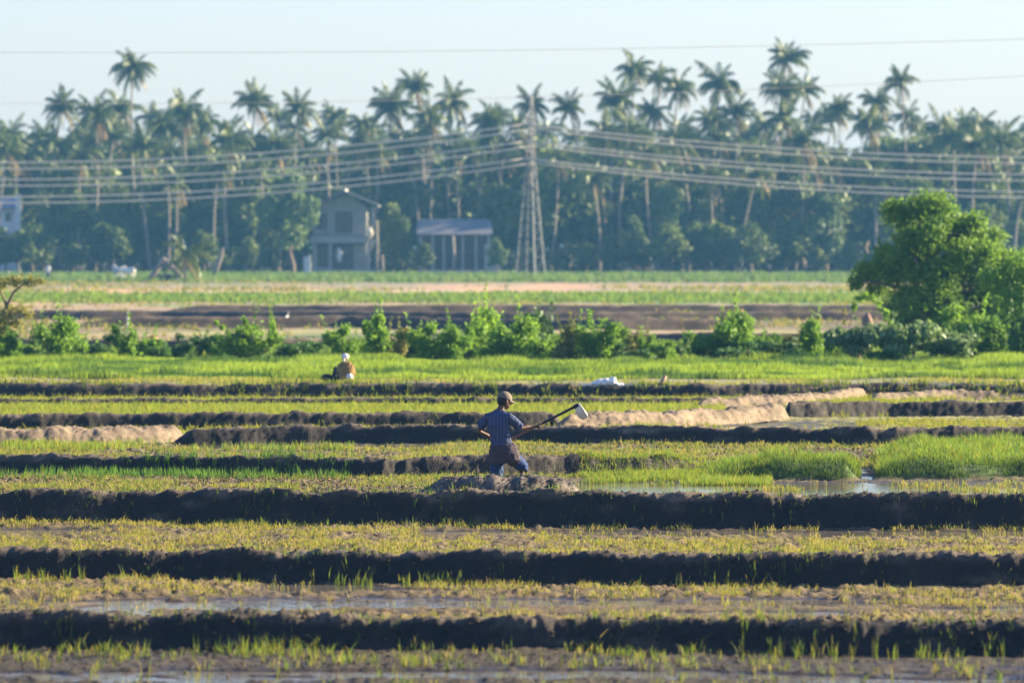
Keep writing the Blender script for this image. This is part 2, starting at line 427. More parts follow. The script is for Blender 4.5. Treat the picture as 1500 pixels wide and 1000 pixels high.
BL = {101: 'dark mud bank nearest the camera', 102: 'dark mud bank behind the long bright puddles', 103: 'tall dark mud bank in front of the digging man',
      104: 'dark bank behind the digging man', 105: 'broad dark bank level with the mans waist', 106: 'dry tan bank on the left turning into the light',
      107: 'low dark bank behind the dry tan one', 108: 'dry tan bank beyond the hoe blade', 109: 'dark bank continuing from the tan corner',
      110: 'thin low bank level with the mans cap', 111: 'dry tan slope joining the thin bank', 112: 'pale dry bank at the right edge', 113: 'long grassed dark bank by the seated person',
      114: 'heap of fresh clods around the digging mans legs', 124: 'far dark bank behind the shrubs on the left', 120: 'far dark bank behind the shrubs on the right', 121: 'far ploughed bank', 122: 'far double bank', 123: 'farthest ploughed bank'}
for b in BUNDS:
    xs = b['xs']; ym = b['ys'].mean(); lim = .150 * ym
    x0, x1 = max(xs[0], -lim), min(xs[-1], lim)
    step = ym * .00036 if not b['far'] else ym * .0009
    nx = int(min(820, (x1 - x0) / step)); nt_ = 34 if not b['far'] else 14
    X1 = np.linspace(x0, x1, nx)
    # sample across the bank more finely on the near face
    T = np.concatenate([np.linspace(-1.5, -.1, nt_ * 2 // 3), np.linspace(0, 1.5, nt_ - nt_ * 2 // 3)])
    X, TT = np.meshgrid(X1, T, indexing='xy')
    yc = np.interp(X, xs, b['ys'])
    Y = yc + TT * b['hw'] * 1.25
    Z = bund_h(b, X, Y)
    gz = ground_h(X, Y) if not b['far'] else far_h(X, Y)
    Z = np.where(Z > .004, Z, -.06) + np.where(Z > .004, np.clip(gz, -.05, .05) * .4, 0)
    n = fbm(X * 2.2, Z * 6 + Y, b['seed'] + 40, 4); n2 = fbm(X * .5, Y * .5, b['seed'] + 44, 3)
    hrel = np.clip(Z / b['h'], 0, 1.2)
    dry = np.clip(b['dry'] * 1.3 - .2 + (n - .5) * .8, 0, 1) if b['dry'] else np.clip(smooth(.80, 1.10, hrel + (n - .5) * .6) * .32 + np.maximum(0, n2 - .60) * .5 + np.maximum(0, n - .62) * 1.2, 0, .6)  # besides dry soil, the paler crest paints a sunlit sliver on top
    c = lerp(np.array(WET_SHADED) * .8, np.array(DRY) * 1.05, dry) * (.7 + .6 * n)[..., None]  # dark end of the mix holds painted shade as well as wet mud
    if b['far']: c = lerp(np.array((.06, .04, .025)), np.array((.22, .155, .10)), dry) * (.7 + .6 * n)[..., None]
    if b['seed'] == 114: c = lerp(np.array((.05, .038, .028)), np.array((.16, .125, .095)), smooth(.35, .7, n))
    a = .85 + .1 * dry - .12 * (1 - dry)
    v = np.stack([X, Y, Z], -1).reshape(-1, 3); ny = len(T)
    i = np.arange(ny - 1)[:, None] * nx + np.arange(nx - 1)[None, :]
    f = np.stack([i, i + 1, i + nx + 1, i + nx], -1).reshape(-1, 4)
    me = np_mesh('earth_bank', v, f, np.concatenate([c, a[..., None]], -1).reshape(-1, 4)); me.materials.append(M_SOIL)
    link('earth_bank', me, kind='structure', label=BL[b['seed']])

# ------------------------------------------------------------------ haze
hz = MB().box(-5200, 5200, -300, 6200, -1.4, 40).mesh('haze', False)
hm, nt, out = new_mat('haze_air'); pv = node(nt, 'ShaderNodeVolumePrincipled')
pv.inputs['Color'].default_value = (.20, .56, 1.0, 1); pv.inputs['Density'].default_value = .00016; pv.inputs['Anisotropy'].default_value = .0
nt.links.new(pv.outputs[0], out.inputs['Volume']); hz.materials.append(hm)
link('haze', hz, kind='stuff', label='thin blue morning haze over the fields')

# ------------------------------------------------------------------ grass
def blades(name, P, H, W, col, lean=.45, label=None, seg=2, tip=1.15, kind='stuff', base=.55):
    """P (n,3) roots, H heights, W widths, col (n,3)"""
    n = len(P); a = RNG.uniform(0, 2 * math.pi, n); b = RNG.uniform(0, 2 * math.pi, n)
    ln = RNG.uniform(.1, 1, n) * lean * H
    dx, dy = np.cos(b) * ln, np.sin(b) * ln; wx, wy = np.cos(a) * W * .5, np.sin(a) * W * .5 * .6
    z0 = P[:, 2] - .012
    c = np.concatenate([col, np.ones((n, 1))], 1)
    def row(fx, z, w): return [np.stack([P[:, 0] + dx * fx - wx * w, P[:, 1] + dy * fx - wy * w, z], -1), np.stack([P[:, 0] + dx * fx + wx * w, P[:, 1] + dy * fx + wy * w, z], -1)]
    r0 = row(0, z0, 1); tipv = np.stack([P[:, 0] + dx, P[:, 1] + dy, P[:, 2] + H * (1 - .12 * lean)], -1)
    i = np.arange(n)[:, None] * 5
    r1 = row(.32, P[:, 2] + H * .55, .75)
    v = np.stack([r0[0], r0[1], r1[1], r1[0], tipv], 1).reshape(-1, 3)
    f = np.concatenate([i + [0, 1, 2], i + [0, 2, 3], i + [3, 2, 4]], 0)
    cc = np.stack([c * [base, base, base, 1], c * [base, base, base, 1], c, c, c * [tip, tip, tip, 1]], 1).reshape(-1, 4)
    me = np_mesh(name, v, f, cc, False); me.materials.append(M_GRASS)
    return link(name, me, kind=kind, label=label)

def pal(n, *cols, var=.22):
    c = np.array(cols)[RNG.integers(0, len(cols), n)]
    return c * RNG.uniform(1 - var, 1 + var, (n, 1)) * RNG.uniform(.93, 1.07, (n, 3))

YEL = (.30, .27, .05); LIME = (.20, .28, .035); GRN = (.07, .16, .022); DGR = (.03, .085, .02); STRAW = (.38, .30, .14); BRIGHT = (.13, .26, .03)

def scatter(d0, d1, dens, px0=-300, px1=1800, clump=1.0, cs=1.0, thr=.45, per=5, spread=.02, zfun=land_h, seed=5, keep=None):
    area = (px1 - px0) / F * (d1 * d1 - d0 * d0) / 2
    n = int(area * dens)
    y = np.sqrt(RNG.uniform(d0 * d0, d1 * d1, n)); x = RNG.uniform(px0 - 750, px1 - 750, n) / F * y
    m = fbm(x * cs, y * cs * .8, seed, 3)
    k = RNG.uniform(0, 1, n) < np.clip((m - thr) * 5 * clump + .5 * (1 - clump), 0, 1)
    if keep is not None: k &= keep(x, y)
    x, y = x[k], y[k]
    x = np.repeat(x, per) + RNG.normal(0, spread, len(x) * per); y = np.repeat(y, per) + RNG.normal(0, spread, len(y) * per)
    z = zfun(x, y)
    return np.stack([x, y, z], -1)

def notpond(x, y): return land_h(x, y) > -.045
def flat(x, y):
    z = np.zeros_like(x)
    for b in BUNDS: z = np.maximum(z, bund_h(b, x, y))
    dry = pud_k(x, y)[0] < .35
    for q in (.5, 1.0, 1.5): dry &= pud_k(x, y + q)[0] < .5
    return (z < .05) & (dry | (RNG.uniform(0, 1, len(x)) < .06))

def field_grass(d0, d1, dens, h, w, cols, label, thr=.45, cs=1.0, per=5, seed=5, px0=-300, px1=1800, lean=.8, spread=.025, keep=flat, tall=.04):
    P = scatter(d0, d1, dens, px0, px1, 1.0, cs, thr, per, spread, seed=seed, keep=keep)
    n = len(P); H = h * RNG.uniform(.45, 1.25, n); H = np.where(RNG.uniform(0, 1, n) < tall, H * 1.9, H)
    W = w * RNG.uniform(.6, 1.3, n)
    return blades('grass', P, H, W, pal(n, *cols), lean, label)

# nearest rows: sparse weeds on churned mud
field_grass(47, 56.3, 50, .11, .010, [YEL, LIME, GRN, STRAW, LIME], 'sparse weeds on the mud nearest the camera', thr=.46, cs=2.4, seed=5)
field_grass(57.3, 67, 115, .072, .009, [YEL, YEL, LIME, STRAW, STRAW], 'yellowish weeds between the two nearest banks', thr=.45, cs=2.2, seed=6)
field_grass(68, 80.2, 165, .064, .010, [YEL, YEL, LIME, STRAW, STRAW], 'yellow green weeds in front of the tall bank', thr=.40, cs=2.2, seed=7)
# taller shoots at the feet of the banks
for (b0, hh, lab) in ((BUNDS[0], .17, 'shoots along the foot of the nearest bank'), (BUNDS[1], .15, 'shoots along the foot of the second bank'), (BUNDS[2], .11, 'shoots along the foot of the tall bank')):
    ym = b0['ys'][1]
    P = scatter(ym - 1.4, ym - .3, 26, clump=1, cs=.8, thr=.50, per=5, spread=.02, seed=int(ym))
    blades('grass', P, hh * RNG.uniform(.4, 1.4, len(P)), .010 * RNG.uniform(.7, 1.2, len(P)), pal(len(P), LIME, YEL, LIME, GRN), .35, lab)
# the row round the man
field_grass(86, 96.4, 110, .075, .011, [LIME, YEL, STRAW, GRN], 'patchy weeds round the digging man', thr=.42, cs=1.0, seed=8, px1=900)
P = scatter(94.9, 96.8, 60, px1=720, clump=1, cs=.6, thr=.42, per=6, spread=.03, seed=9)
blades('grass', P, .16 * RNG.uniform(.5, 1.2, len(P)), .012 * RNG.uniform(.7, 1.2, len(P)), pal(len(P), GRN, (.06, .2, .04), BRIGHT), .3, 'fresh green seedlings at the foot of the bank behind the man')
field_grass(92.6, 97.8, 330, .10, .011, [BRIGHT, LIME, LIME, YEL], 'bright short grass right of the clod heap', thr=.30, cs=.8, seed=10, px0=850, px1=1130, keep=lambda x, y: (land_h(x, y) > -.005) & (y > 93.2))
field_grass(89.5, 93.8, 55, .09, .011, [LIME, YEL, STRAW], 'weeds standing in the pond', thr=.45, cs=1.2, seed=12, px0=1060, px1=1620, keep=lambda x, y: np.ones_like(x, bool))
# lush grassed banks on the right
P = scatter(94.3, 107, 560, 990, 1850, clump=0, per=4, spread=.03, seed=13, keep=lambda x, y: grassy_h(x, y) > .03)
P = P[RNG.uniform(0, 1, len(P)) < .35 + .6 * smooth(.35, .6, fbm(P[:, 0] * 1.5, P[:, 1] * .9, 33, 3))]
face = smooth(0, .8, P[:, 1] - (95.6 + (vnoise((P[:, 0] / P[:, 1] * F + 750) * .012, P[:, 0] * 0, 5) - .5) * .8))  # near face gets darker greens, its shade put into the blade colour
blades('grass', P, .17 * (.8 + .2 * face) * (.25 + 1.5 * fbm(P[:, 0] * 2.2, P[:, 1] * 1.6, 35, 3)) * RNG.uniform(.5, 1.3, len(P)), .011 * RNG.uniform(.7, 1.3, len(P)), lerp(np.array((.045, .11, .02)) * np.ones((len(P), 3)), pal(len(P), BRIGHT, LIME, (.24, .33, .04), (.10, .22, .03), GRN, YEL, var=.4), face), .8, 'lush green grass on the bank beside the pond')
# field between D and E
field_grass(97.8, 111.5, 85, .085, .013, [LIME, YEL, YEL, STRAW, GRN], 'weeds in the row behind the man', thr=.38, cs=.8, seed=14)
P = scatter(107, 111.2, 55, 0, 520, clump=1, cs=.6, thr=.36, per=5, spread=.04, seed=15, keep=flat)
blades('grass', P, .17 * RNG.uniform(.5, 1.2, len(P)), .014 * RNG.uniform(.7, 1.2, len(P)), pal(len(P), LIME, BRIGHT, YEL), .4, 'taller grass below the dry tan bank')
# beyond
field_grass(114, 125, 55, .10, .016, [LIME, YEL, YEL], 'weeds behind the broad bank', thr=.36, cs=.8, seed=16)
field_grass(121.2, 136.2, 150, .13, .018, [YEL, LIME, LIME, (.27, .29, .05)], 'yellow green grass strip level with the hoe', thr=.16, cs=.6, seed=17, px1=1060)
field_grass(128, 144, 22, .15, .018, [YEL, LIME], 'thin weeds on the right hand rows', thr=.38, cs=.6, seed=18, px0=1000)
field_grass(137.2, 145.4, 150, .13, .018, [YEL, LIME, (.27, .29, .05)], 'yellow green grass at the foot of the long bank', thr=.14, cs=.6, seed=19, px1=1400)
# tufts on banks
for b, t in [(b, b['tuft']) for b in BUNDS if b['tuft'] > 0]:
    ya, yb = b['ys'].min() - .5, b['ys'].max() + .5
    P = scatter(ya, yb, 45 * t + 6, px0=(-120 if b['seed'] != 114 else 480), px1=(1620 if b['seed'] != 114 else 880), clump=1, cs=1.2, thr=.50 - .15 * t, per=5, spread=.03, seed=b['seed'], keep=lambda x, y: bund_h(b, x, y) > .10)
    if len(P): blades('grass', P, (.08 if b['seed'] != 113 else .17) * RNG.uniform(.5, 1.3, len(P)), .0095 * b['ys'].mean() / 70 * RNG.uniform(.7, 1.2, len(P)), pal(len(P), GRN, LIME, DGR, YEL), .5, 'scattered tufts growing on the ' + BL[b['seed']])
# green strip before the shrubs
farz = lambda x, y: far_h(x, y)
P = scatter(164, 189, 55, clump=1, cs=.35, thr=.12, per=4, spread=.08, seed=21, zfun=farz)
lush = fbm(P[:, 0] * .25, P[:, 1] * .35, 22, 3)
colr = lerp(np.array((.04, .12, .018)), np.array((.25, .35, .04)), smooth(.36, .60, lush)) * RNG.uniform(.75, 1.25, (len(P), 1))
blades('grass', P, (.12 + .22 * smooth(.5, .75, fbm(P[:, 0] * .5, P[:, 1] * .5, 23, 2))) * RNG.uniform(.6, 1.2, len(P)), .028 * RNG.uniform(.7, 1.3, len(P)), colr, .5, 'bright green grass strip in front of the shrubs')
P = scatter(147.5, 163, 30, clump=1, cs=.4, thr=.38, per=4, spread=.05, seed=24, zfun=farz)
blades('grass', P, .12 * RNG.uniform(.5, 1.2, len(P)), .022 * RNG.uniform(.7, 1.3, len(P)), pal(len(P), YEL, LIME, STRAW), .5, 'thin grass behind the long bank')
P = scatter(194, 216, 22, clump=1, cs=.25, thr=.38, per=4, spread=.1, seed=25, zfun=farz)
blades('grass', P, .26 * RNG.uniform(.3, 1.2, len(P)), .04 * RNG.uniform(.7, 1.3, len(P)), pal(len(P), GRN, LIME, (.12, .2, .04)), .4, 'rough grass among the shrubs')
P = scatter(216, 360, .8, -200, 1700, clump=1, cs=.09, thr=.48, per=5, spread=.12, seed=28, zfun=farz)
blades('grass', P, .28 * RNG.uniform(.3, 1.3, len(P)), .055 * RNG.uniform(.7, 1.3, len(P)), pal(len(P), GRN, YEL, (.16, .2, .05), STRAW), .7, 'rough patchy weeds on the far ploughed fields')
P = scatter(424, 545, .35, -200, 1700, clump=1, cs=.05, thr=.50, per=5, spread=.25, seed=29, zfun=farz)
blades('grass', P, .35 * RNG.uniform(.3, 1.3, len(P)), .10 * RNG.uniform(.7, 1.3, len(P)), pal(len(P), GRN, YEL, (.16, .2, .05), STRAW), .7, 'patchy weeds on the far tan strip')
P = scatter(362, 424, 1.6, -200, 1700, clump=0, per=5, spread=.25, seed=26, zfun=farz)
blades('grass', P, .35 * RNG.uniform(.4, 1.2, len(P)), .10 * RNG.uniform(.7, 1.3, len(P)), pal(len(P), (.13, .24, .05), LIME, GRN), .5, 'green rice strip in the distance')
P = scatter(540, 672, .8, -200, 1700, clump=0, per=5, spread=.4, seed=27, zfun=farz)
blades('grass', P, .5 * RNG.uniform(.3, 1.3, len(P)), .16 * RNG.uniform(.7, 1.3, len(P)), pal(len(P), (.10, .18, .07), (.15, .22, .08), GRN), .5, 'rough green strip in front of the palm grove')

# clods: small broken lumps of earth
def clods(n, d0, d1, px0, px1, size, colr, label, keep=None, seed=0):
    ico = np.array([(0, 0, 1), (.9, 0, .35), (.28, .85, .35), (-.72, .53, .35), (-.72, -.53, .35), (.28, -.85, .35), (.5, .4, -.5), (-.5, .5, -.5), (0, -.7, -.5)])
    fc = np.array([(0, 1, 2), (0, 2, 3), (0, 3, 4), (0, 4, 5), (0, 5, 1), (1, 6, 2), (2, 7, 3), (2, 6, 7), (3, 7, 4), (4, 7, 8), (4, 8, 5), (5, 8, 1), (1, 8, 6)])
    y = np.sqrt(RNG.uniform(d0 * d0, d1 * d1, n)); x = RNG.uniform(px0 - 750, px1 - 750, n) / F * y
    if keep is not None: k = keep(x, y); x, y = x[k], y[k]
    n = len(x); z = land_h(x, y); s = size * RNG.uniform(.35, 1.0, n) ** 1.5
    a = RNG.uniform(0, 6.28, n); ca, sa = np.cos(a), np.sin(a)
    L = ico[None] * RNG.uniform(.65, 1.35, (n, 9, 3)) * s[:, None, None] * [1, 1, .75]
    V = np.stack([L[..., 0] * ca[:, None] - L[..., 1] * sa[:, None] + x[:, None], L[..., 0] * sa[:, None] + L[..., 1] * ca[:, None] + y[:, None], L[..., 2] + (z + s * .2)[:, None]], -1)
    f = (fc[None] + (np.arange(n) * 9)[:, None, None]).reshape(-1, 3)
    c = np.repeat(np.array(colr)[RNG.integers(0, len(colr), n)] * RNG.uniform(.7, 1.3, (n, 1)), 9, 0)
    me = np_mesh('clods', V.reshape(-1, 3), f, np.concatenate([c, np.full((len(c), 1), .9)], 1), False); me.materials.append(M_SOIL)
    link('clods', me, kind='stuff', label=label)
BR = [(.09, .055, .022), (.16, .105, .042), (.30, .20, .08), (.04, .028, .015), (.18, .13, .05)]
clods(9000, 47, 57, -300, 1800, .022, [(.035, .024, .015), (.06, .04, .025), (.11, .075, .045), (.02, .016, .012)], 'crumbled brown clods on the nearest row', keep=flat)
clods(10000, 57, 67, -300, 1800, .020, BR, 'crumbled clods between the two nearest banks', keep=flat)
clods(16000, 68, 80, -300, 1800, .020, BR, 'crumbled clods in the weedy row', keep=flat)
clods(9000, 87.6, 91.0, 500, 890, .026, [(.24, .19, .15), (.16, .125, .095), (.10, .075, .055), (.05, .04, .03)], 'grey freshly dug clods heaped round the man', keep=lambda x, y: bund_h(BUNDS[13], x, y) > .03)
clods(7000, 86, 96.5, -120, 620, .035, BR, 'clods on the row left of the man', keep=flat)
clods(9000, 98, 111, -120, 1300, .040, BR, 'clods on the row behind the man', keep=flat)

for k_, b in enumerate(BUNDS[:5]):
    clods(2600, b['ys'].min() - .5, b['ys'].max() + .5, -120, 1620, .030, [(.03, .02, .015), (.05, .035, .025), (.10, .07, .045), (.02, .015, .012)], 'crumbs of earth stuck on the ' + BL[b['seed']], keep=lambda x, y, b=b: bund_h(b, x, y) > .05)

# ------------------------------------------------------------------ leaves and plants
def leaf_cloud(lobes, n, size, seed, shell=.55, flat_=.6, elong=1.6):
    """lobes: (cx,cy,cz,rx,ry,rz,weight). returns verts/faces of leaf quads spread through the lobes"""
    g = np.random.default_rng(seed)
    L = np.array(lobes, float); w = L[:, 6] * (L[:, 3] * L[:, 4] * L[:, 5]) ** .67; w /= w.sum()
    k = g.choice(len(L), n, p=w)
    v = g.normal(size=(n, 3)); v /= np.linalg.norm(v, axis=1)[:, None]
    r = (shell + (1 - shell) * g.uniform(0, 1, n) ** .7) * g.uniform(.86, 1.10, n)
    # clump inside each lobe
    q = np.floor(v * 2.6) ; hh = hash2(q[:, 0] * 7 + k * 13, q[:, 1] * 5 + q[:, 2] * 11, seed)
    r = r * (.80 + .30 * hh)
    keep = hash2(q[:, 0] * 3 + k * 17, q[:, 1] * 9 + q[:, 2] * 5, seed + 4) > .12
    r = np.where(g.uniform(0, 1, n) < .14, r * g.uniform(1.0, 1.35, n), r)
    P = L[k, :3] + v * L[k, 3:6] * r[:, None]; P = P[keep]; v = v[keep]; n = len(P)
    nrm = v * .7 + g.normal(size=(n, 3)) * .65 + [0, 0, .25]; nrm /= np.linalg.norm(nrm, axis=1)[:, None]
    t = g.normal(size=(n, 3)); t -= nrm * (t * nrm).sum(1)[:, None]; t /= np.linalg.norm(t, axis=1)[:, None]
    b = np.cross(nrm, t); s = size * g.uniform(.55, 1.25, n)[:, None]
    droop = nrm * s * .18
    V = np.stack([P - t * s * elong * .5, P + b * s * .42, P + t * s * elong * .5 - droop, P - b * s * .42], 1).reshape(-1, 3)
    f = np.arange(n * 4).reshape(-1, 4)
    return V, f

def limb_mb(base, tips, r0, seed, wob=.12):
    g = random.Random(seed); mb = MB()
    base = Vector(base)
    for (j, tip, ra) in tips:           # j: start fraction point on trunk (Vector), tip point
        j = Vector(j); tip = Vector(tip); L = (tip - j).length; pts = []
        for i in range(6):
            t = i / 5; p = j.lerp(tip, t)
            if 0 < i < 5: p += Vector((g.uniform(-1, 1), g.uniform(-1, 1), g.uniform(-.3, .6))) * L * wob * .5
            pts.append(p)
        mb.loft(pts, [ra * (1 - .75 * i / 5) for i in range(6)], n=6)
    return mb

# broadleaf variants for the grove (unit: metres, base at origin)
def broad_variant(seed, h, w):
    g = random.Random(seed); lobes = []
    for i in range(g.randint(9, 13)):
        a = g.uniform(0, 6.28); rr = g.uniform(0, .36) * w; z = g.uniform(.28, .88) * h
        if z > .7 * h: rr *= .6
        s = g.uniform(.14, .24) * w
        lobes.append((math.cos(a) * rr, math.sin(a) * rr, z, s, s, s * g.uniform(.7, 1.0), 1))
    lobes.append((0, 0, h * .55, w * .3, w * .3, h * .3, 1))
    V, f = leaf_cloud(lobes, 2600, .42, seed, shell=.5)
    crown = np_mesh('crown', V, f, None, False)
    t = limb_mb((0, 0, 0), [((0, 0, -.3), (g.uniform(-.4, .4), 0, h * .55), .035 * h)] + [((0, 0, h * .3), (l[0], l[1], l[2]), .016 * h) for l in lobes[:5]], .2, seed)
    tm = t.mesh('trunk'); tm.materials.append(M_BARK)
    return crown, tm
BROAD = [broad_variant(300 + i, h, w) for i, (h, w) in enumerate([(10, 7), (12, 8), (8, 7.5), (11, 6), (6, 7)])]
for cm, tm in BROAD: cm.materials.append(M_TREE)
PALE = []
for cm, tm in BROAD[:3]:
    c2 = cm.copy(); c2.materials.clear(); c2.materials.append(M_TREEL); PALE.append((c2, tm))

def put_tree(var, px, d, top_py, label, group=None, rz=None, wscale=1.0, name='broadleaf_tree', base_z=0.0, base_h=None):
    cm, tm = var; zs = [v.co.z for v in tm.vertices]
    if 'h' not in cm:
        co = np.empty(len(cm.vertices) * 3, np.float32); cm.vertices.foreach_get('co', co); cm['h'] = float(np.percentile(co[2::3], 99.5))
    H = CAMH - (top_py - HZ) / F * d; s = H / cm['h']
    t = empty(name, (GX(px, d), d, base_z), label, 'tree', group, rz if rz is not None else random.uniform(0, 6.28))
    t.scale = (s * wscale, s * wscale, s)
    link('crown', cm, None, t); link('trunk', tm, None, t)
    return t

ORD = ['first', 'second', 'third', 'fourth', 'fifth', 'sixth', 'seventh', 'eighth', 'ninth', 'tenth', 'eleventh', 'twelfth', 'thirteenth', 'fourteenth', 'fifteenth', 'sixteenth']
MARKS = [(0, 'left edge'), (243, 'log frame'), (505, 'two storey house'), (664, 'long shed'), (787, 'pylon'), (1080, 'lime bush'), (1350, 'near green tree')]
SEEN = {}
def where(px, kind):
    m = max([q for q in MARKS if q[0] <= max(px, 0)], key=lambda q: q[0])
    if px < 0: SEEN['l' + kind] = SEEN.get('l' + kind, 0) + 1; return 'cut by the left edge' + (', inner one' if SEEN['l' + kind] == 2 else ', outer one')
    if px > 1500: SEEN['r' + kind] = SEEN.get('r' + kind, 0) + 1; return 'cut by the right edge' + (', inner one' if SEEN['r' + kind] == 1 else ', outer one')
    k = SEEN.setdefault((kind, m[1]), 0); SEEN[(kind, m[1])] += 1
    return f'{ORD[k]} to the right of the {m[1]}'
# far mass of the grove: rows of trees one behind another
GT = 'broadleaf trees filling the palm grove'
GL = 'dark leafy tree packed inside the hazy palm grove'
for row, (d, top, jit, stepx) in enumerate(((860, 212, 12, 56), (820, 210, 14, 60), (775, 222, 18, 64), (745, 244, 24, 70), (722, 278, 30, 78))):
    px = -110 + row * 13
    while px < 1620:
        tp = top + random.uniform(-jit, jit)
        if row > 2 and 440 < px < 570: tp = max(tp, 275)
        if row == 4 and (430 < px < 580 or 590 < px < 745): px += stepx; continue
        put_tree(BROAD[random.randrange(5)], px + random.uniform(-14, 14), d + random.uniform(-8, 8), tp, GL if row < 3 else f"{'second' if row == 3 else 'front'} rank grove tree, {where(px, 'tree' + str(row))}", GT, wscale=random.uniform(.9, 1.25))
        px += stepx * random.uniform(.8, 1.2)
# front edge: low bushes and small trees
FG = 'low trees and bushes along the front of the grove'
px = -40
while px < 1560:
    if not (425 < px < 745 or 190 < px < 235):
        put_tree(BROAD[random.choice([2, 4, 4])], px, 698 + random.uniform(-6, 6), random.uniform(325, 372), 'low dark bush at grove front, ' + where(px, 'bush'), FG, wscale=random.uniform(.9, 1.5), name='bush')
    px += random.uniform(30, 48)
put_tree(PALE[0], 428, 684, 252, 'pale green tree standing left of the two storey house', rz=1.0, wscale=.8)
put_tree(PALE[1], 395, 700, 285, 'smaller pale tree behind the one beside the house', rz=2.2, wscale=.7)
put_tree(PALE[2], 1080, 690, 352, 'small lime green bush at the foot of the leaning palms', rz=.3, wscale=.45, name='bush')
put_tree(PALE[1], 975, 700, 272, 'pale tree below the yellow dead frond', rz=.9, wscale=.7)
put_tree(PALE[0], 930, 702, 318, 'grey green bush in front of the grove right of the pylon', rz=.2, wscale=.8, name='bush')
put_tree(PALE[2], 1035, 698, 330, 'grey green bush between the pale tree and the lime bush', rz=2.2, wscale=.9, name='bush')
put_tree(PALE[1], 590, 700, 318, 'small tree between the house and the long shed', rz=.2, wscale=.5)
put_tree(PALE[2], 640, 712, 318, 'leafy tree showing over the roof of the long shed', rz=1.2, wscale=.5)
put_tree(BROAD[4], 622, 684, 356, 'dark bush in front of the left end of the long shed', rz=.7, wscale=.8, name='bush')
put_tree(PALE[2], 728, 682, 350, 'pale bush covering the right end of the long shed', rz=2.7, wscale=.8, name='bush')
put_tree(BROAD[0], 575, 695, 300, 'dark tree filling the gap between the house and the long shed', rz=.7, wscale=.7)
put_tree(PALE[2], 385, 688, 358, 'light bush at the grove edge left of the house', rz=1.9, wscale=.6, name='bush')
put_tree(PALE[0], 1210, 705, 290, 'pale tree half hidden by palm trunks on the right', rz=1.9, wscale=.8)

lb_ = [(GX(px, 728) + random.uniform(-1, 1), 728 + random.uniform(-6, 10), random.uniform(.6, 4.0), 2.6, 2.2, 2.2, 1) for px in range(-200, 1720, 12)]
V, f = leaf_cloud(lb_, 42000, .42, 901, shell=.3); me = np_mesh('undergrowth', V, f, None, False); me.materials.append(M_TREE)
link('undergrowth', me, kind='stuff', label='dense dark undergrowth filling the grove below the trunks')
# coconut palms --------------------------------------------------
def frond_mesh(elev, L, droop, seed, dry=False):
    """a frond that leaves the crown at elev degrees and bends down; leaflets hang from the midrib"""
    g = random.Random(seed); n = 15; pts = []; p = Vector((0, 0, 0)); a = R(elev)
    for i in range(n + 1):
        pts.append(p.copy()); p = p + Vector((math.cos(a), 0, math.sin(a))) * (L / n); a -= R(droop) / n * (.5 + i / n)
        a = max(a, R(-88))
    V = []; Fc = []
    for i in range(n):                        # midrib, three-sided
        w = .045 * (1 - i / n) + .012; b = len(V)
        for q, ww in ((pts[i], w), (pts[i + 1], w * .9)):
            V += [q + Vector((0, ww, 0)), q + Vector((0, -ww, 0)), q + Vector((0, 0, ww))]
        Fc += [(b, b + 1, b + 4, b + 3), (b + 1, b + 2, b + 5, b + 4), (b + 2, b, b + 3, b + 5)]
    for i in range(2, n * 2 + 1):
        t = i / 2; k = min(int(t), n - 1); q = pts[k].lerp(pts[k + 1], t - k); tn = (pts[k + 1] - pts[k]).normalized(); f = t / n
        ll = L * .26 * math.sin(math.pi * min(1, .18 + f * .78)) ** .7 * g.uniform(.85, 1.1)
        for s in (1, -1):
            if dry and g.random() < .25: continue
            out = (Vector((0, s, 0)) * g.uniform(.4, .8) + tn * .5 + Vector((0, 0, -.75 if not dry else -1.3)) * g.uniform(.5, 1.4)).normalized()
            w = tn * (.085 * L / 3)
            tip = q + out * ll + Vector((0, 0, -ll * .22)); mid = q + out * ll * .5 + Vector((0, 0, .03))
            b = len(V); V += [q - w * .5, q + w * .5, mid + w * .55, mid - w * .55, tip]
            Fc += [(b, b + 1, b + 2, b + 3), (b + 3, b + 2, b + 4)]
    me = bpy.data.meshes.new('frond'); me.from_pydata([tuple(v) for v in V], [], Fc); me.materials.append(M_PALMDRY if dry else M_PALM); me.update()
    return me
FR = {e: [frond_mesh(e, 3.9, dr, 400 + e + k * 7) for k in range(2)] for e, dr in ((78, 62), (58, 105), (35, 120), (12, 110), (-15, 85), (-45, 60))}
DRY = [frond_mesh(-35, 3.6, 70, 500 + k, True) for k in range(2)] + [frond_mesh(-65, 3.3, 25, 510, True)]
nut_mb = MB()
for k in range(7):
    a = k * .9; nut_mb.ball((math.cos(a) * .3, math.sin(a) * .3, -.35 - .12 * (k % 3)), .15, 7, 5)
NUTS = nut_mb.mesh('nuts'); NUTS.materials.append(plain('coconut', (.22, .2, .06), .6))

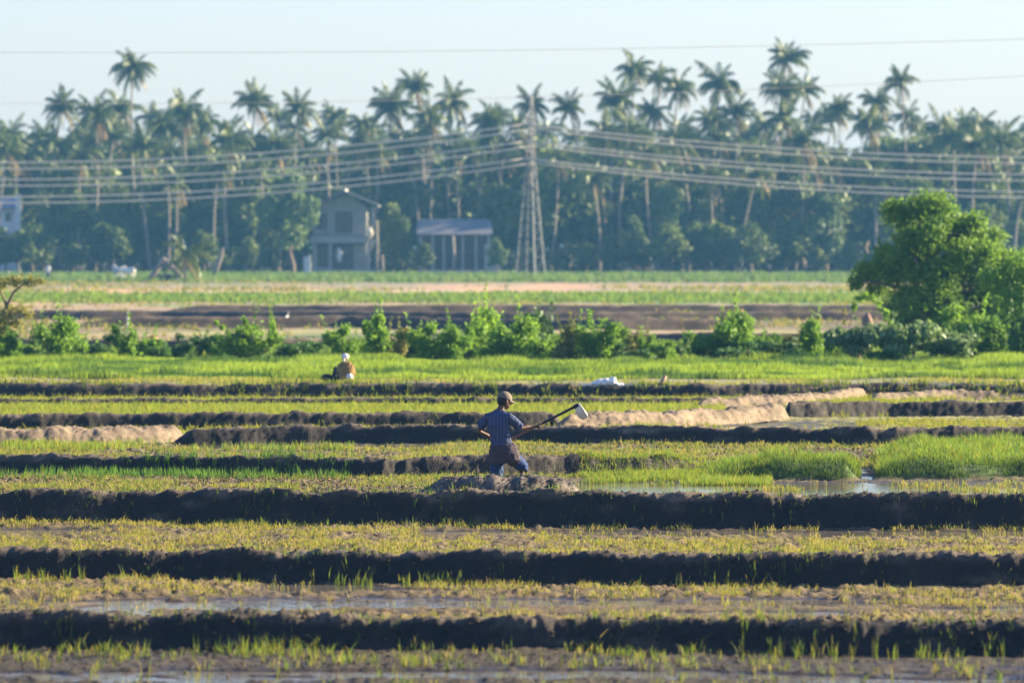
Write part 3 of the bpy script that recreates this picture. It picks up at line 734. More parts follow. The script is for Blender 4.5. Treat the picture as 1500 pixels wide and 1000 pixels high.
def palm(px, py, d, label, group=None, bpx=None, dead=2, size=1.0, n=20, green=False, bend=None, base_py=None, name='coconut_palm'):
    """crown centre seen at px,py; foot of the trunk at bpx"""
    top = PT(px, py, d); bx = GX(bpx if bpx is not None else px + random.uniform(-14, 14), d)
    t = empty(name, (bx, d, 0), label, 'palm tree', group)
    tp = top - Vector((bx, d, 0)); pts = []
    bend = random.uniform(-.09, .09) if bend is None else bend
    for i in range(9):
        f = i / 8; q = Vector((tp.x * f ** 1.4, 0, tp.z * f)); q.x += math.sin(f * math.pi) * tp.z * bend * .6; q.z -= .3 * (i == 0); pts.append(q)
    rad = [.27 if i == 0 else .19 - .07 * i / 8 for i in range(9)]
    MB().loft(pts, [r * size for r in rad], n=7).build('trunk', M_PALMBARK, t)
    rot0 = random.uniform(0, 6.28); k = 0
    plan = random.choice([[(78, 3), (58, 4), (35, 5), (12, 4), (-15, 3), (-45, 2)], [(78, 4), (58, 5), (35, 5), (12, 3), (-15, 1), (-45, 1)], [(78, 2), (58, 3), (35, 4), (12, 5), (-15, 4), (-45, 4)]])
    for e, cnt in plan:
        cnt = max(1, round(cnt * n / 14 + random.uniform(-.4, .4)))
        for j in range(cnt):
            o = link('frond', random.choice(FR[e]), None, t); o.location = tp
            o.rotation_euler = (random.uniform(-.35, .35), random.uniform(-.22, .22), rot0 + k * 2.4 + random.uniform(-.5, .5))
            o.scale = (size * random.uniform(.7, 1.12),) * 3; k += 1
    for j in range(dead):
        o = link('frond', random.choice(DRY), None, t, label='dry brown hanging frond'); o.location = tp - Vector((0, 0, .2))
        o.rotation_euler = (0, 0, random.uniform(-1.3, .9)); o.scale = (size * random.uniform(.8, 1.2),) * 3
    if n > 17:
        o = link('nuts', NUTS, None, t); o.location = tp; o.scale = (size,) * 3
    return t

PAL = [  # px, py of the crown, distance, foot px, dead, size, label
    (195, 100, 740, 212, 1, 1.0, 'tallest palm on the left with a thin curved trunk'),
    (90, 158, 735, 92, 1, .95, 'palm with drooping left fronds second from the left edge'),
    (140, 168, 725, 130, 5, 1.15, 'palm with many yellow dead fronds below the tallest left palm'),
    (176, 160, 750, 190, 4, 1.05, 'palm crowded right under the tallest left palm'),
    (268, 163, 745, 262, 2, 1.15, 'wide palm crown right of the tallest left palm'),
    (240, 185, 730, 250, 2, .95, 'lower palm touching the wide crown on the left'),
    (293, 190, 760, 300, 3, .95, 'lower palm on the right side of the wide left crown'),
    (330, 190, 770, 330, 0, .5, 'tiny spindly palm tip between two wide crowns'),
    (375, 153, 735, 378, 3, 1.05, 'palm with pale hanging fronds above the left power lines'),
    (437, 162, 745, 430, 1, 1.0, 'rounded palm right of the one with pale hanging fronds'),
    (488, 172, 760, 488, 0, .75, 'narrow palm tip above the roof of the house'),
    (532, 182, 760, 540, 1, .85, 'small palm right of the narrow tip'),
    (572, 160, 745, 560, 2, 1.1, 'thick palm crown left of the twin tall ones'),
    (610, 132, 755, 618, 1, 1.0, 'taller of the two pointed palms left of the pylon'),
    (663, 150, 740, 668, 2, 1.0, 'palm with raised central fronds left of the pylon'),
    (628, 172, 735, 622, 3, 1.0, 'palm filling the gap under the two pointed ones'),
    (716, 178, 740, 712, 1, .9, 'yellow green palm just left of the pylon'),
    (780, 155, 745, 770, 1, 1.0, 'palm directly behind the pylon top'),
    (833, 160, 745, 850, 0, 1.0, 'round palm just right of the pylon top'),
    (928, 105, 750, 935, 1, 1.0, 'tall palm left of the middle cluster of three'),
    (964, 118, 765, 970, 0, .95, 'middle palm of the tall cluster of three'),
    (993, 128, 750, 998, 2, 1.0, 'right palm of the tall cluster of three'),
    (905, 152, 735, 900, 5, 1.1, 'palm with a big tan skirt of dead fronds'),
    (955, 165, 745, 948, 2, 1.0, 'palm below the tall cluster of three'),
    (1055, 123, 745, 1040, 1, 1.15, 'wide tall palm right of the cluster of three'),
    (1078, 168, 730, 1066, 3, 1.0, 'palm under the wide tall one'),
    (1040, 178, 740, 1038, 2, .9, 'lower palm left under the wide tall one'),
    (1151, 88, 750, 1150, 1, 1.15, 'tallest palm of all right of centre'),
    (1180, 135, 745, 1175, 1, 1.0, 'palm leaning out right below the tallest one'),
    (1145, 132, 735, 1140, 1, 1.0, 'palm stacked directly below the tallest one'),
    (1148, 178, 730, 1072, 4, 1.1, 'palm with a strongly leaning trunk under the tallest one'),
    (1228, 162, 745, 1230, 1, .95, 'lone thin trunked palm with sky on both sides'),
    (1284, 150, 750, 1288, 1, 1.0, 'palm left of the right hand tall one'),
    (1319, 122, 745, 1338, 1, 1.0, 'tall right hand palm whose trunk slants down to the right'),
    (1270, 185, 735, 1280, 3, 1.1, 'broad low palm beneath the pair on the right'),
    (1378, 190, 750, 1380, 1, 1.1, 'rounded palm above the near green tree'),
    (1436, 186, 745, 1408, 2, .9, 'palm with a slanting trunk behind the near tree on the right'),
    (1476, 200, 760, 1480, 0, .8, 'small palm near the right edge'),
    (1502, 208, 765, 1500, 0, .8, 'palm cut by the right edge of the view'),
    (-2, 208, 750, 0, 0, .9, 'palm cut by the left edge of the view'),
    (55, 215, 740, 60, 1, .9, 'low palm near the left edge'),
    (24, 232, 745, 30, 1, .8, 'lowest palm near the left edge')]
for (px, py, d, bpx, dead, size, lab) in PAL:
    palm(px, py, d, lab, 'coconut palms of the grove', bpx, dead + 2, size * random.uniform(.78, .98), n=random.choice([18, 21, 24]))
MG = 'palms buried in the middle of the grove'
for i in range(34):
    px = -20 + i * 46 + random.uniform(-18, 18); py = random.uniform(168, 206)
    palm(px, py, random.uniform(775, 835), 'distant palm of the back row, ' + where(px, 'back palm'), 'palms of the back row', None, random.choice([0, 1, 2]), random.uniform(.75, 1.0), n=14, bend=random.uniform(-.08, .08))
for i in range(46):
    px = -30 + i * 34 + random.uniform(-14, 14)
    py = random.uniform(196, 262); d = random.uniform(705, 740)
    if 425 < px < 570 or 590 < px < 745: d = random.uniform(722, 745); py = random.uniform(195, 245)
    palm(px, py, d, 'half buried palm in mid grove, ' + where(px, 'palm'), MG, px + random.uniform(-22, 22), random.choice([2, 3, 4, 6]), random.uniform(.8, 1.1), n=15, bend=random.uniform(-.12, .12))
for (px, py, bpx, lab) in ((818, 235, 806, 'palm whose pale leaning trunk shows right of the pylon'), (868, 262, 878, 'short palm with a pale trunk curving right'),
                           (1108, 255, 1074, 'low palm whose trunk leans steeply from the lime bush'), (1040, 262, 1040, 'low palm with a straight pale trunk left of the leaning one'),
                           (258, 268, 254, 'palm with brown fanned fronds above the log frame'), (982, 262, 984, 'low palm with a bright yellow dead frond')):
    palm(px, py, 702, lab, None, bpx, 5 if 'yellow' in lab or 'brown' in lab else 2, .85, n=13, bend=.04)
# young palm beside the log frame
palm(268, 372, 548, 'young palm with upright fronds beside the log frame', None, 272, 1, .9, n=9, bend=0)

# ------------------------------------------------------------------ buildings in the grove
M_PLASTER = plain('weathered_plaster', (.30, .28, .24), .9, nscale=1.2, namt=.3, bump=.2)
M_CONC = plain('bare_concrete', (.34, .33, .31), .9, nscale=.8, namt=.25)
M_ROOF = plain('grey_roof_sheet', (.17, .16, .155), .6, nscale=.7, namt=.3)
M_DARKW = plain('dark_timber', (.06, .05, .045), .8)
M_GLASS = plain('dark_pane', (.02, .025, .03), .15, spec=.6)
M_WHITE = plain('limewash', (.62, .60, .56), .8, nscale=1, namt=.12)
M_CLOTHW = plain('white_cloth', (.7, .68, .63), .9, namt=.1)

def wx(px, d): return GX(px, d)
def wz(py, d): return CAMH - (py - HZ) / F * d
# two-storey house
d = 690.0; hx = wx(505, d)
house = empty('house', (hx, d, 0), 'two storey unfinished plaster house with pitched roof among the palms', 'house')
X = lambda px: wx(px, d) - hx
Z = lambda py: wz(py, d)
w = MB()                                        # front wall with openings: piers and spandrels
zs0, zs1, zf, ze = 0.0, Z(358), Z(345), Z(302)
def wallbits(m, y0, y1):
    m.box(X(458), X(463), y0, y1, 0, zs1); m.box(X(481), X(487), y0, y1, 0, zs1); m.box(X(518), X(537), y0, y1, 0, zs1)
    m.box(X(463), X(481), y0 + .04, y1, 0, Z(391)); m.box(X(487), X(518), y0 + .04, y1, 0, Z(396))
    m.box(X(458), X(462), y0, y1, zf, ze); m.box(X(479), X(491), y0, y1, zf, ze); m.box(X(516), X(537), y0, y1, zf, ze)
    m.box(X(462), X(479), y0 + .04, y1, zf, Z(337)); m.box(X(491), X(516), y0 + .04, y1, zf, Z(341))
    m.box(X(462), X(479), y0 + .04, y1, Z(313), ze); m.box(X(491), X(516), y0 + .04, y1, Z(310), ze)
wallbits(w, 0, .25)
w.box(X(458), X(537), 6.75, 7.0, 0, ze); w.box(X(458), X(458) + .25, .25, 6.75, 0, ze); w.box(X(537) - .25, X(537), .25, 6.75, 0, ze)
# gable under the roof
gx0, gx1, gxa, gza = X(458), X(537), X(505), Z(286)
w.poly([(gx0, .02, ze), (gx1, .02, ze), (gxa, .02, gza), (gx0, .24, ze), (gx1, .24, ze), (gxa, .24, gza)], [(0, 1, 2), (5, 4, 3), (0, 3, 4, 1), (1, 4, 5, 2), (2, 5, 3, 0)])
w.build('wall', M_PLASTER, house, sm=False)
rf = MB()
for (xa, za, xb, zb) in ((X(505), Z(279), X(555), Z(300)), (X(505) - .003, Z(279), X(452), Z(303))):
    rf.poly([(xa, -1.3, za), (xb, -1.3, zb), (xb, 8, zb), (xa, 8, za), (xa, -1.3, za - .28), (xb, -1.3, zb - .28), (xb, 8, zb - .28), (xa, 8, za - .28)],
            [(0, 1, 2, 3), (7, 6, 5, 4), (0, 4, 5, 1), (1, 5, 6, 2), (2, 6, 7, 3), (3, 7, 4, 0)])
roof = rf.build('roof', M_ROOF, house, sm=False)
MB().box(X(505) - .25, X(505) + .15, -1.35, 8.05, Z(279) - .05, Z(279) + .18).build('ridge_cap', plain('pale_ridge', (.55, .53, .52), .7), roof, sm=False)
MB().box(X(455), X(541), -.9, -.02, Z(356), Z(346)).build('balcony_slab', M_CONC, house, sm=False)
MB().box(X(452), X(560), -1.2, -.03, -.2, Z(395)).build('plinth', M_CONC, house, sm=False)
for pxc in (462, 484, 540, 552):
    MB().box(X(pxc) - .17, X(pxc) + .17, -.85, -.52, Z(395), Z(356.5)).build('column', M_CONC, house, sm=False)
for pxc in (546,):
    MB().box(X(pxc) - .2, X(pxc) + .2, -.85, -.5, Z(345.5), Z(304)).build('column', M_PLASTER, house, sm=False)
for (a, b, c, e) in ((462, 479, 313, 337), (491, 516, 310, 341), (463, 481, 360, 391), (487, 518, 359, 396)):
    wn_ = MB().box(X(a) + .02, X(b) - .02, .17, .22, Z(e) + .01, Z(c) - .01).build('window', M_GLASS, house, sm=False)
    fm = MB(); xm = (X(a) + X(b)) / 2
    for (p, q, r_, s_) in ((X(a) + .02, X(a) + .12, Z(e) + .01, Z(c) - .01), (X(b) - .12, X(b) - .02, Z(e) + .01, Z(c) - .01), (xm - .05, xm + .05, Z(e) + .01, Z(c) - .01)):
        fm.box(p, q, .10, .165, r_, s_)
    fm.build('frame', M_DARKW, wn_, sm=False)
cl = MB().loft([(X(497), -1.0, Z(363)), (X(498), -1.05, Z(370)), (X(497), -1.0, Z(378)), (X(499), -1.0, Z(384))], [.14, .32, .3, .15], [.05, .09, .08, .04], side=(1, 0, 0), n=9)
cl.build('hanging_cloth', M_CLOTHW, None, off=(hx * 0, 0, 0), label='white cloth hanging at the ground floor of the house', cat='cloth').location = (hx, d, 0)
bal = MB().loft([(X(541), -1.0, Z(333)), (X(542), -1.08, Z(341)), (X(541), -1.0, Z(351))], [.22, .38, .22], [.1, .16, .1], side=(1, 0, 0), n=9)
bal.build('hanging_cloth', plain('cream_cloth', (.75, .62, .45), .9), None, label='cream cloth hung over the balcony corner of the house', cat='cloth').location = (hx, d, 0)
MB().box(-.42, .42, -.3, .3, -.1, 2.1).build('gate_pillar', M_WHITE, None, sm=False, label='white pillar standing at the left corner of the house', cat='pillar').location = (wx(450, 682), 682, 0)

# long open shed
d2 = 694.0; sx = wx(664, d2); X2 = lambda px: wx(px, d2) - sx; Z2 = lambda py: wz(py, d2)
shed = empty('shed', (sx, d2, 0), 'long low open shed with a grey sheet roof beside the house', 'shed')
rr = MB(); zt, zb = Z2(321), Z2(343)
rr.poly([(X2(610), -1.2, zb), (X2(722), -1.2, zb), (X2(718), 3.0, zt), (X2(612), 3.0, zt), (X2(722), 7.2, zb), (X2(610), 7.2, zb)], [(0, 1, 2, 3), (3, 2, 4, 5)])
rr.poly([(X2(610), -1.2, zb - .12), (X2(722), -1.2, zb - .12), (X2(718), 3.0, zt - .12), (X2(612), 3.0, zt - .12), (X2(722), 7.2, zb - .12), (X2(610), 7.2, zb - .12)], [(1, 0, 3, 2), (2, 3, 5, 4)])
rr.poly([(X2(610), -1.2, zb), (X2(722), -1.2, zb), (X2(722), -1.2, zb - .12), (X2(610), -1.2, zb - .12)], [(0, 3, 2, 1)])
rr.build('roof', M_ROOF, shed, sm=False)
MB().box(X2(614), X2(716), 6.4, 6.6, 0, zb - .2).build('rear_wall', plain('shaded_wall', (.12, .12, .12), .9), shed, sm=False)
MB().box(X2(612), X2(720), -.9, 6.8, -.2, Z2(396)).build('plinth', M_CONC, shed, sm=False)
for pxc in (616, 634, 650, 678, 697, 716):
    MB().box(X2(pxc) - .14, X2(pxc) + .14, -.8, -.55, Z2(396), zb - .13).build('post', M_CONC, shed, sm=False)
for pxc in (640, 686):
    MB().box(X2(pxc) - .8, X2(pxc) + .8, 4.4, 5.2, Z2(396), Z2(372)).build('counter', M_DARKW, shed, sm=False)
MB().box(-1.0, 1.0, -.7, .5, 0, 3.6).build('hut_wall', plain('pale_board', (.40, .38, .35), .85), None, sm=False, label='small pale hut wall at the right end of the long shed', cat='hut').location = (wx(722, 688), 688, 0)
MB().loft([(0, 0, -.2), (.1, 0, 2), (-.05, 0, 4.6)], [.2, .18, .15], n=8).build('timber_pole', M_PALMBARK, None, label='bare pole standing in front of the long shed', cat='pole').location = (wx(664, 680), 680, 0)
for k, (pxp, h) in enumerate(((552, 6.5), (560, 2.3))):
    MB().loft([(0, 0, -.2), (.05, 0, h * .5), (0, 0, h)], [.17, .15, .12], n=8).build('timber_pole', M_PALMBARK, None, label=['tall grey pole right of the house', 'short grey stake right of the house'][k], cat='pole').location = (wx(pxp, 684), 684, 0)
# white house at the left edge
d3 = 712.0; vx = wx(0, d3); X3 = lambda px: wx(px, d3) - vx; Z3 = lambda py: wz(py, d3)
vh = empty('house', (vx, d3, 0), 'white upper storey of a house cut by the left edge', 'house')
MB().box(X3(-90), X3(23), 0, 7, 0, Z3(305)).build('wall', M_WHITE, vh, sm=False)
MB().poly([(X3(-95), -1, Z3(305)), (X3(25), -1, Z3(305)), (X3(22), 3.5, Z3(288)), (X3(-95), 3.5, Z3(288)), (X3(25), 8, Z3(305)), (X3(-95), 8, Z3(305))], [(0, 1, 2, 3), (3, 2, 4, 5), (1, 4, 2), (0, 1, 4, 5)]).build('roof', plain('lilac_roof', (.26, .24, .28), .8), vh, sm=False)
MB().box(X3(24), X3(31), -1.2, -.6, 0, Z3(285)).build('column', M_WHITE, vh, sm=False)
for a, b in ((8, 16), (-12, -4)):
    q = MB().box(X3(a), X3(b), -.05, .0, Z3(324), Z3(311)).build('window', M_GLASS, vh, sm=False)
put_tree(BROAD[2], 45, 700, 328, 'round dark bush hiding the foot of the white house', rz=.4, wscale=1.2, name='bush')
put_tree(BROAD[4], 8, 700, 345, 'low dark bush cut by the left edge below the white house', rz=1.4, wscale=1.2, name='bush')

# ------------------------------------------------------------------ pylon and power lines
dp = 641.0; pcx = wx(777, dp)
pyl = empty('pylon', (pcx, dp, 0), 'grey steel lattice pylon standing before the palm grove', 'pylon')
H = wz(141, dp); zk = wz(238, dp); th = R(16)
def sq(z):
    r = 1.75 + (.5 - 1.75) * min(1, z / zk) if z < zk else .5 + (.28 - .5) * (z - zk) / (H - zk)
    return [Vector((r * math.cos(th + k * math.pi / 2), r * math.sin(th + k * math.pi / 2), z)) for k in range(4)]
lv = [0, .17, .33, .47, .59, .70, .79, .86, .93, 1.0]; lv = [q * zk for q in lv] + [zk + (H - zk) * q for q in (.12, .24, .36, .48, .6, .72, .84, 1)]
for k in range(4):
    MB().loft([sq(0)[k] - Vector((0, 0, .4)), sq(zk)[k], sq(H)[k]], [.10, .08, .05], n=4).build('leg', M_STEEL, pyl, sm=False)
for i in range(len(lv) - 1):
    a, b = sq(lv[i]), sq(lv[i + 1]); mb = MB(); r = .035 if lv[i] < zk else .03
    for k in range(4):
        mb.loft([a[k], b[(k + 1) % 4]], [r, r], n=4); mb.loft([a[(k + 1) % 4], b[k]], [r, r], n=4); mb.loft([b[k], b[(k + 1) % 4]], [r, r], n=4)
    mb.build('brace_panel', M_STEEL, pyl, sm=False)
ARMZ = [wz(172, dp), wz(197, dp), wz(222, dp)]; ARM = []
for z in ARMZ:
    for s in (-1, 1):
        dirv = Vector((.17 * s, s, 0)).normalized(); L = 2.8; tip = dirv * L + Vector((0, 0, z))
        mb = MB()
        for off in (-.25, .25):
            b0 = Vector((off, 0, z)) ; mb.loft([b0, tip], [.05, .04], n=4)
        mb.loft([Vector((0, 0, z + .9)), tip], [.05, .04], n=4)
        arm = mb.build('cross_arm', M_STEEL, pyl, sm=False)
        ins = MB()
        for q in range(6): ins.ball(tip - Vector((0, 0, .12 + q * .13)), (.12, .12, .05), 8, 4)
        ins.build('insulator', M_INS, arm)
        ARM.append(tip - Vector((0, 0, .85)) + Vector((pcx, dp, 0)))
def wire(p0, p1, sag, r, label, group, n=40):
    pts = []
    for i in range(n + 1):
        t = i / n; q = p0.lerp(p1, t); q.z -= sag * 4 * t * (1 - t); pts.append(q)
    return MB().loft(pts, [r] * (n + 1), n=5).build('power_line', M_WIRE, None, label=label, cat='wire', group=group)
NM = ['top', 'middle', 'lowest']
for lvl in range(3):
    for s in range(2):
        a = ARM[lvl * 2 + s] - Vector((0, 0, .42 * s))
        # the span droops 3.6 m over half of its length, so the far ends lie 116 m away on each side
        for side, drop, lx in ((-1, 4.3, 118), (1, 3.75, 122)):
            p1 = a + Vector((side * lx, 2 * s, 0)); 
            wire(a, p1, drop * (1.0 + .05 * s), .085, f"{['nearer', 'farther'][s]} {NM[lvl]} power line running {'left' if side < 0 else 'right'} from the pylon", 'power lines hung from the pylon')
def thin(pts, dd, label, r=.014):
    xs_ = np.array([p[0] for p in pts], float); ys_ = np.array([p[1] for p in pts], float); co = np.polyfit(xs_, ys_, 2)
    P_ = [PT(px, float(np.polyval(co, px)), dd) for px in np.linspace(-700, 2200, 60)]
    MB().loft(P_, [r] * len(P_), n=5).build('overhead_wire', M_WIRE, None, label=label, cat='wire')
thin([(0, 77), (400, 78), (750, 74), (1100, 68), (1500, 58)], 300, 'thin wire crossing the open sky above all the palms')
thin([(0, 152), (380, 150), (740, 145), (1000, 135), (1250, 124), (1500, 112)], 330, 'thin wire passing across the palm crowns and the pylon top')

# ------------------------------------------------------------------ middle distance plants
def shrub_mesh(seed, h, w, n, size, mat, spiky=0):
    g = random.Random(seed); lobes = []
    for i in range(g.randint(7, 11)):
        a = g.uniform(0, 6.28); rr = g.uniform(0, .42) * w; z = g.uniform(.12, .78) * h; s = g.uniform(.16, .26)
        lobes.append((math.cos(a) * rr, math.sin(a) * rr, z, s * w, s * w, s * h * 1.1, 1))
    V, f = leaf_cloud(lobes, int(n * 1.3), size, seed, shell=.15)
    if spiky:
        for q in range(spiky):
            a = g.uniform(0, 6.28); rr = g.uniform(0, .35) * w; bx, by = math.cos(a) * rr, math.sin(a) * rr
            top = h * g.uniform(.9, 1.35); m = 26
            tt = np.linspace(.4, 1, m); lx = g.uniform(-.25, .25) * w
            P = np.stack([bx + lx * tt ** 2, by + 0 * tt, top * tt], -1)
            VV, ff = leaf_cloud([(0, 0, 0, .07, .07, .07, 1)], m, size * 1.0, seed + q); k = len(VV) // 4
            VV = (VV.reshape(-1, 4, 3) + P[:k, None, :]).reshape(-1, 3)
            f = np.concatenate([f, ff + len(V)]); V = np.concatenate([V, VV])
    me = np_mesh('foliage', V, f, None, False); me.materials.append(mat)
    st = MB()
    for l in lobes[:6]: st.loft([(l[0] * .2, l[1] * .2, -.05), (l[0] * .7, l[1] * .7, l[2] * .6), (l[0], l[1], l[2])], [.03, .02, .008], n=5)
    sm = st.mesh('stem'); sm.materials.append(M_BARK)
    return me, sm
SHV = {'lime': shrub_mesh(601, 1.2, 1.3, 1900, .085, M_SHRUB, 4), 'green': shrub_mesh(602, 1.3, 1.6, 2400, .085, M_SHRUB, 2), 'dark': shrub_mesh(603, .9, 1.6, 2000, .08, M_SHRUBD),
       'brown': shrub_mesh(607, 1.0, 1.4, 1100, .085, M_OLIVE, 5), 'vine': shrub_mesh(604, 1.0, 2.4, 2200, .13, M_VINE, 2), 'tall': shrub_mesh(605, 1.6, 1.1, 1800, .085, M_SHRUB, 6), 'mid': shrub_mesh(606, 1.1, 1.5, 2000, .09, M_SHRUBD, 3)}
SH0 = {'brown': (1.0, 1.4), 'lime': (1.2, 1.3), 'green': (1.3, 1.6), 'dark': (.9, 1.6), 'vine': (1.0, 2.4), 'tall': (1.6, 1.1), 'mid': (1.1, 1.5)}
def hedge_place(px):
    for a, b, t in ((-50, 60, 'by the left edge weeds'), (60, 130, 'behind the big leafy shrub'), (130, 240, 'right of the narrow upright shrub'), (240, 280, 'dark one in the left gap'), (280, 315, 'mixed one in the left gap'), (315, 345, 'lime one left of the raised shoots'),
                    (400, 480, 'left of the seated person'), (480, 540, 'first right of the seated person'), (540, 585, 'lime one right of the seated person'), (585, 610, 'dark low one between pale weeds'), (610, 660, 'lime one before the tall clump'), (660, 700, 'upright one opening the tall clump'),
                    (700, 735, 'lime one above the mans head'), (735, 760, 'upright one in the tall clump'), (760, 830, 'lime one closing the tall clump'), (830, 870, 'green one beyond the tall clump'), (870, 910, 'feathery one above the hoe blade'), (910, 960, 'mixed one above the sack'),
                    (960, 1035, 'lime one by the dry stalks'), (1035, 1100, 'behind the domed shrub'), (1100, 1150, 'lime one right of the domed shrub'), (1150, 1190, 'green one before the vines'), (1190, 1300, 'lime one touching the vines')):
        if a <= px < b: return t
def shrub(kind, px, base_py, wpx, hpx, label):
    base_py += 3; d_ = D(base_py); s_ = F / d_; fm, sm = SHV[kind]; h0, w0 = SH0[kind]
    t = empty('shrub', (GX(px, d_), d_, 0), label, 'shrub', 'shrubs along the grass strip', random.uniform(0, 6.28))
    k = wpx / s_ / w0 * 1.25; t.scale = (k, k, hpx / s_ / h0 * 1.32)
    link('foliage', fm, None, t); link('stem', sm, None, t)
for a in [
    ('lime', 5, 527, 42, 46, 'lime green shrub cut by the left edge'),
    ('green', 85, 526, 78, 60, 'big leafy shrub with sunlit right side near the left edge'),
    ('dark', 52, 527, 34, 28, 'dark shrub between the left edge shrub and the big leafy one'),
    ('dark', 146, 527, 66, 34, 'low dark shrub right of the big leafy one'),
    ('tall', 184, 527, 34, 46, 'narrow upright shrub below the pale stake'),
    ('mid', 235, 525, 40, 18, 'very low weeds right of the pale stake'),
    ('green', 366, 526, 74, 48, 'bushy shrub with raised shoots left of the seated person'),
    ('tall', 398, 520, 16, 50, 'single upright leafy shoot beside the bushy shrub'),
    ('mid', 425, 526, 60, 24, 'low mixed weeds left of the seated person'),
    ('lime', 497, 524, 48, 42, 'bright shrub just behind the seated persons head'),
    ('tall', 551, 526, 46, 58, 'dark cored upright shrub right of the seated person'),
    ('brown', 585, 525, 36, 38, 'pale weedy shrub between two denser ones'),
    ('lime', 622, 526, 52, 46, 'lime shrub left of the long hedge like clump'),
    ('green', 662, 526, 50, 48, 'shrub at the left end of the tall clump'),
    ('green', 708, 520, 64, 66, 'tall shrub with a shaded top in the big clump'),
    ('green', 760, 524, 76, 58, 'widest sunlit shrub of the big clump'),
    ('mid', 792, 516, 60, 58, 'rounded shrub behind the right of the big clump'),
    ('brown', 830, 526, 50, 42, 'brownish shrub at the right end of the big clump'),
    ('tall', 872, 526, 60, 48, 'loose feathery shrub right of the big clump'),
    ('dark', 910, 526, 70, 22, 'low dark weeds right of the feathery shrub'),
    ('tall', 945, 524, 26, 32, 'thin upright weed alone on the strip'),
    ('dark', 998, 526, 30, 30, 'small dark shrub among dry stalks'),
    ('lime', 970, 527, 34, 26, 'small lime weed left of the small dark shrub'),
    ('green', 1075, 522, 78, 62, 'domed lime shrub left of the near tree'),
    ('dark', 1095, 527, 80, 26, 'dark weeds at the foot of the domed shrub'),
    ('mid', 1150, 526, 70, 26, 'low mixed weeds between the domed shrub and the vines'),
    ('tall', 1190, 524, 46, 50, 'sparse tall weeds left of the vines'),
    ('vine', 1262, 527, 84, 42, 'pale leaved vine heap left below the near tree'),
    ('vine', 1330, 528, 100, 46, 'broad heap of pale vines under the near tree'),
    ('dark', 1290, 528, 70, 26, 'dark low weeds in front of the pale vines'),
    ('vine', 1392, 527, 84, 34, 'low vine heap right of the broad one'),
    ('lime', 1412, 522, 66, 62, 'yellow green shrub under the right of the near tree'),
    ('green', 1458, 524, 64, 56, 'leafy shrub near the right edge'),
    ('mid', 1500, 525, 60, 66, 'dark green shrub cut by the right edge')]: shrub(*a)
for k_, (px, kd) in enumerate(((525, 'green'), (568, 'lime'), (600, 'dark'), (642, 'lime'), (686, 'tall'), (728, 'lime'), (744, 'tall'), (812, 'lime'), (850, 'green'), (893, 'tall'), (930, 'brown'), (1022, 'lime'), (1048, 'green'), (1125, 'lime'), (1170, 'brown'), (1215, 'lime'), (20, 'green'), (112, 'lime'), (210, 'lime'), (262, 'dark'), (300, 'mid'), (332, 'lime'), (450, 'mid'))):
    shrub(kd, px, random.uniform(520, 525), random.uniform(40, 62), random.uniform(24, 48 if 520 < px < 900 else 32), 'leafy filler shrub of the hedge, ' + hedge_place(px))

# leafy shoots that rise singly from the shrubs
def shoot(pts, d_, label, mat=M_SHRUB, size=.09, n=120, r=.02, name='leafy_shoot', cat='plant', fat=.10):
    P_ = [PT(px, py, d_) for px, py in pts]; base = P_[0]
    t = empty(name, base, label, cat)
    P_ = [p - base for p in P_]
    MB().loft(P_, [r * (1 - .6 * i / (len(P_) - 1)) for i in range(len(P_))], n=5).build('stem', M_BARK, t)
    lob = []
    for i in range(len(P_) - 1):
        for q in (.25, .75):
            p = P_[i].lerp(P_[i + 1], q); f = (i + q) / (len(P_) - 1)
            if f > .3: lob.append((*p, fat, fat, fat * 1.2, 1))
    V, f = leaf_cloud(lob, n, size, int(pts[0][0]), shell=.2); me = np_mesh('foliage', V, f, None, False); me.materials.append(mat); link('foliage', me, None, t)
shoot([(356, 512), (346, 496), (330, 482), (312, 470)], 190, 'leafy shoot leaning left out of the bushy shrub', n=200)
shoot([(372, 508), (370, 490), (362, 475), (354, 463)], 189, 'short shoot pointing up left from the bushy shrub', n=130)
shoot([(1250, 522), (1243, 490), (1248, 455), (1262, 432), (1285, 440), (1302, 465), (1308, 500), (1312, 524)], 196, 'vine hanging over an arch left of the near tree', n=700, fat=.16)
shoot([(1232, 524), (1238, 480), (1236, 448)], 197, 'bare twiggy stem left of the vine arch', n=60, mat=M_OLIVE)
shoot([(1005, 524), (1002, 490), (998, 462)], 205, 'dry stalk above the small dark shrub', n=26, mat=M_OLIVE, size=.07)
shoot([(945, 522), (950, 490), (947, 468)], 206, 'dry stalk left of the small dark shrub', n=20, mat=M_OLIVE, size=.07)
MB().loft([(0, 0, -.1), (.02, 0, .35), (-.03, 0, .62), (.02, 0, .8)], [.14, .2, .17, .05], n=8).build('tree_stump', plain('dead_wood', (.22, .13, .10), .9, bump=.5), None, label='brown dead stump framed by the vine arch', cat='stump').location = PT(1271, 492, 200)
MB().loft([(0, 0, -.2), (.02, 0, .4), (.03, 0, .95)], [.055, .05, .045], n=8).build('stake', plain('bleached_stake', (.6, .56, .48), .8), None, label='pale upright stake in the far field above the narrow shrub', cat='stake').location = PT(186, 490, 243)

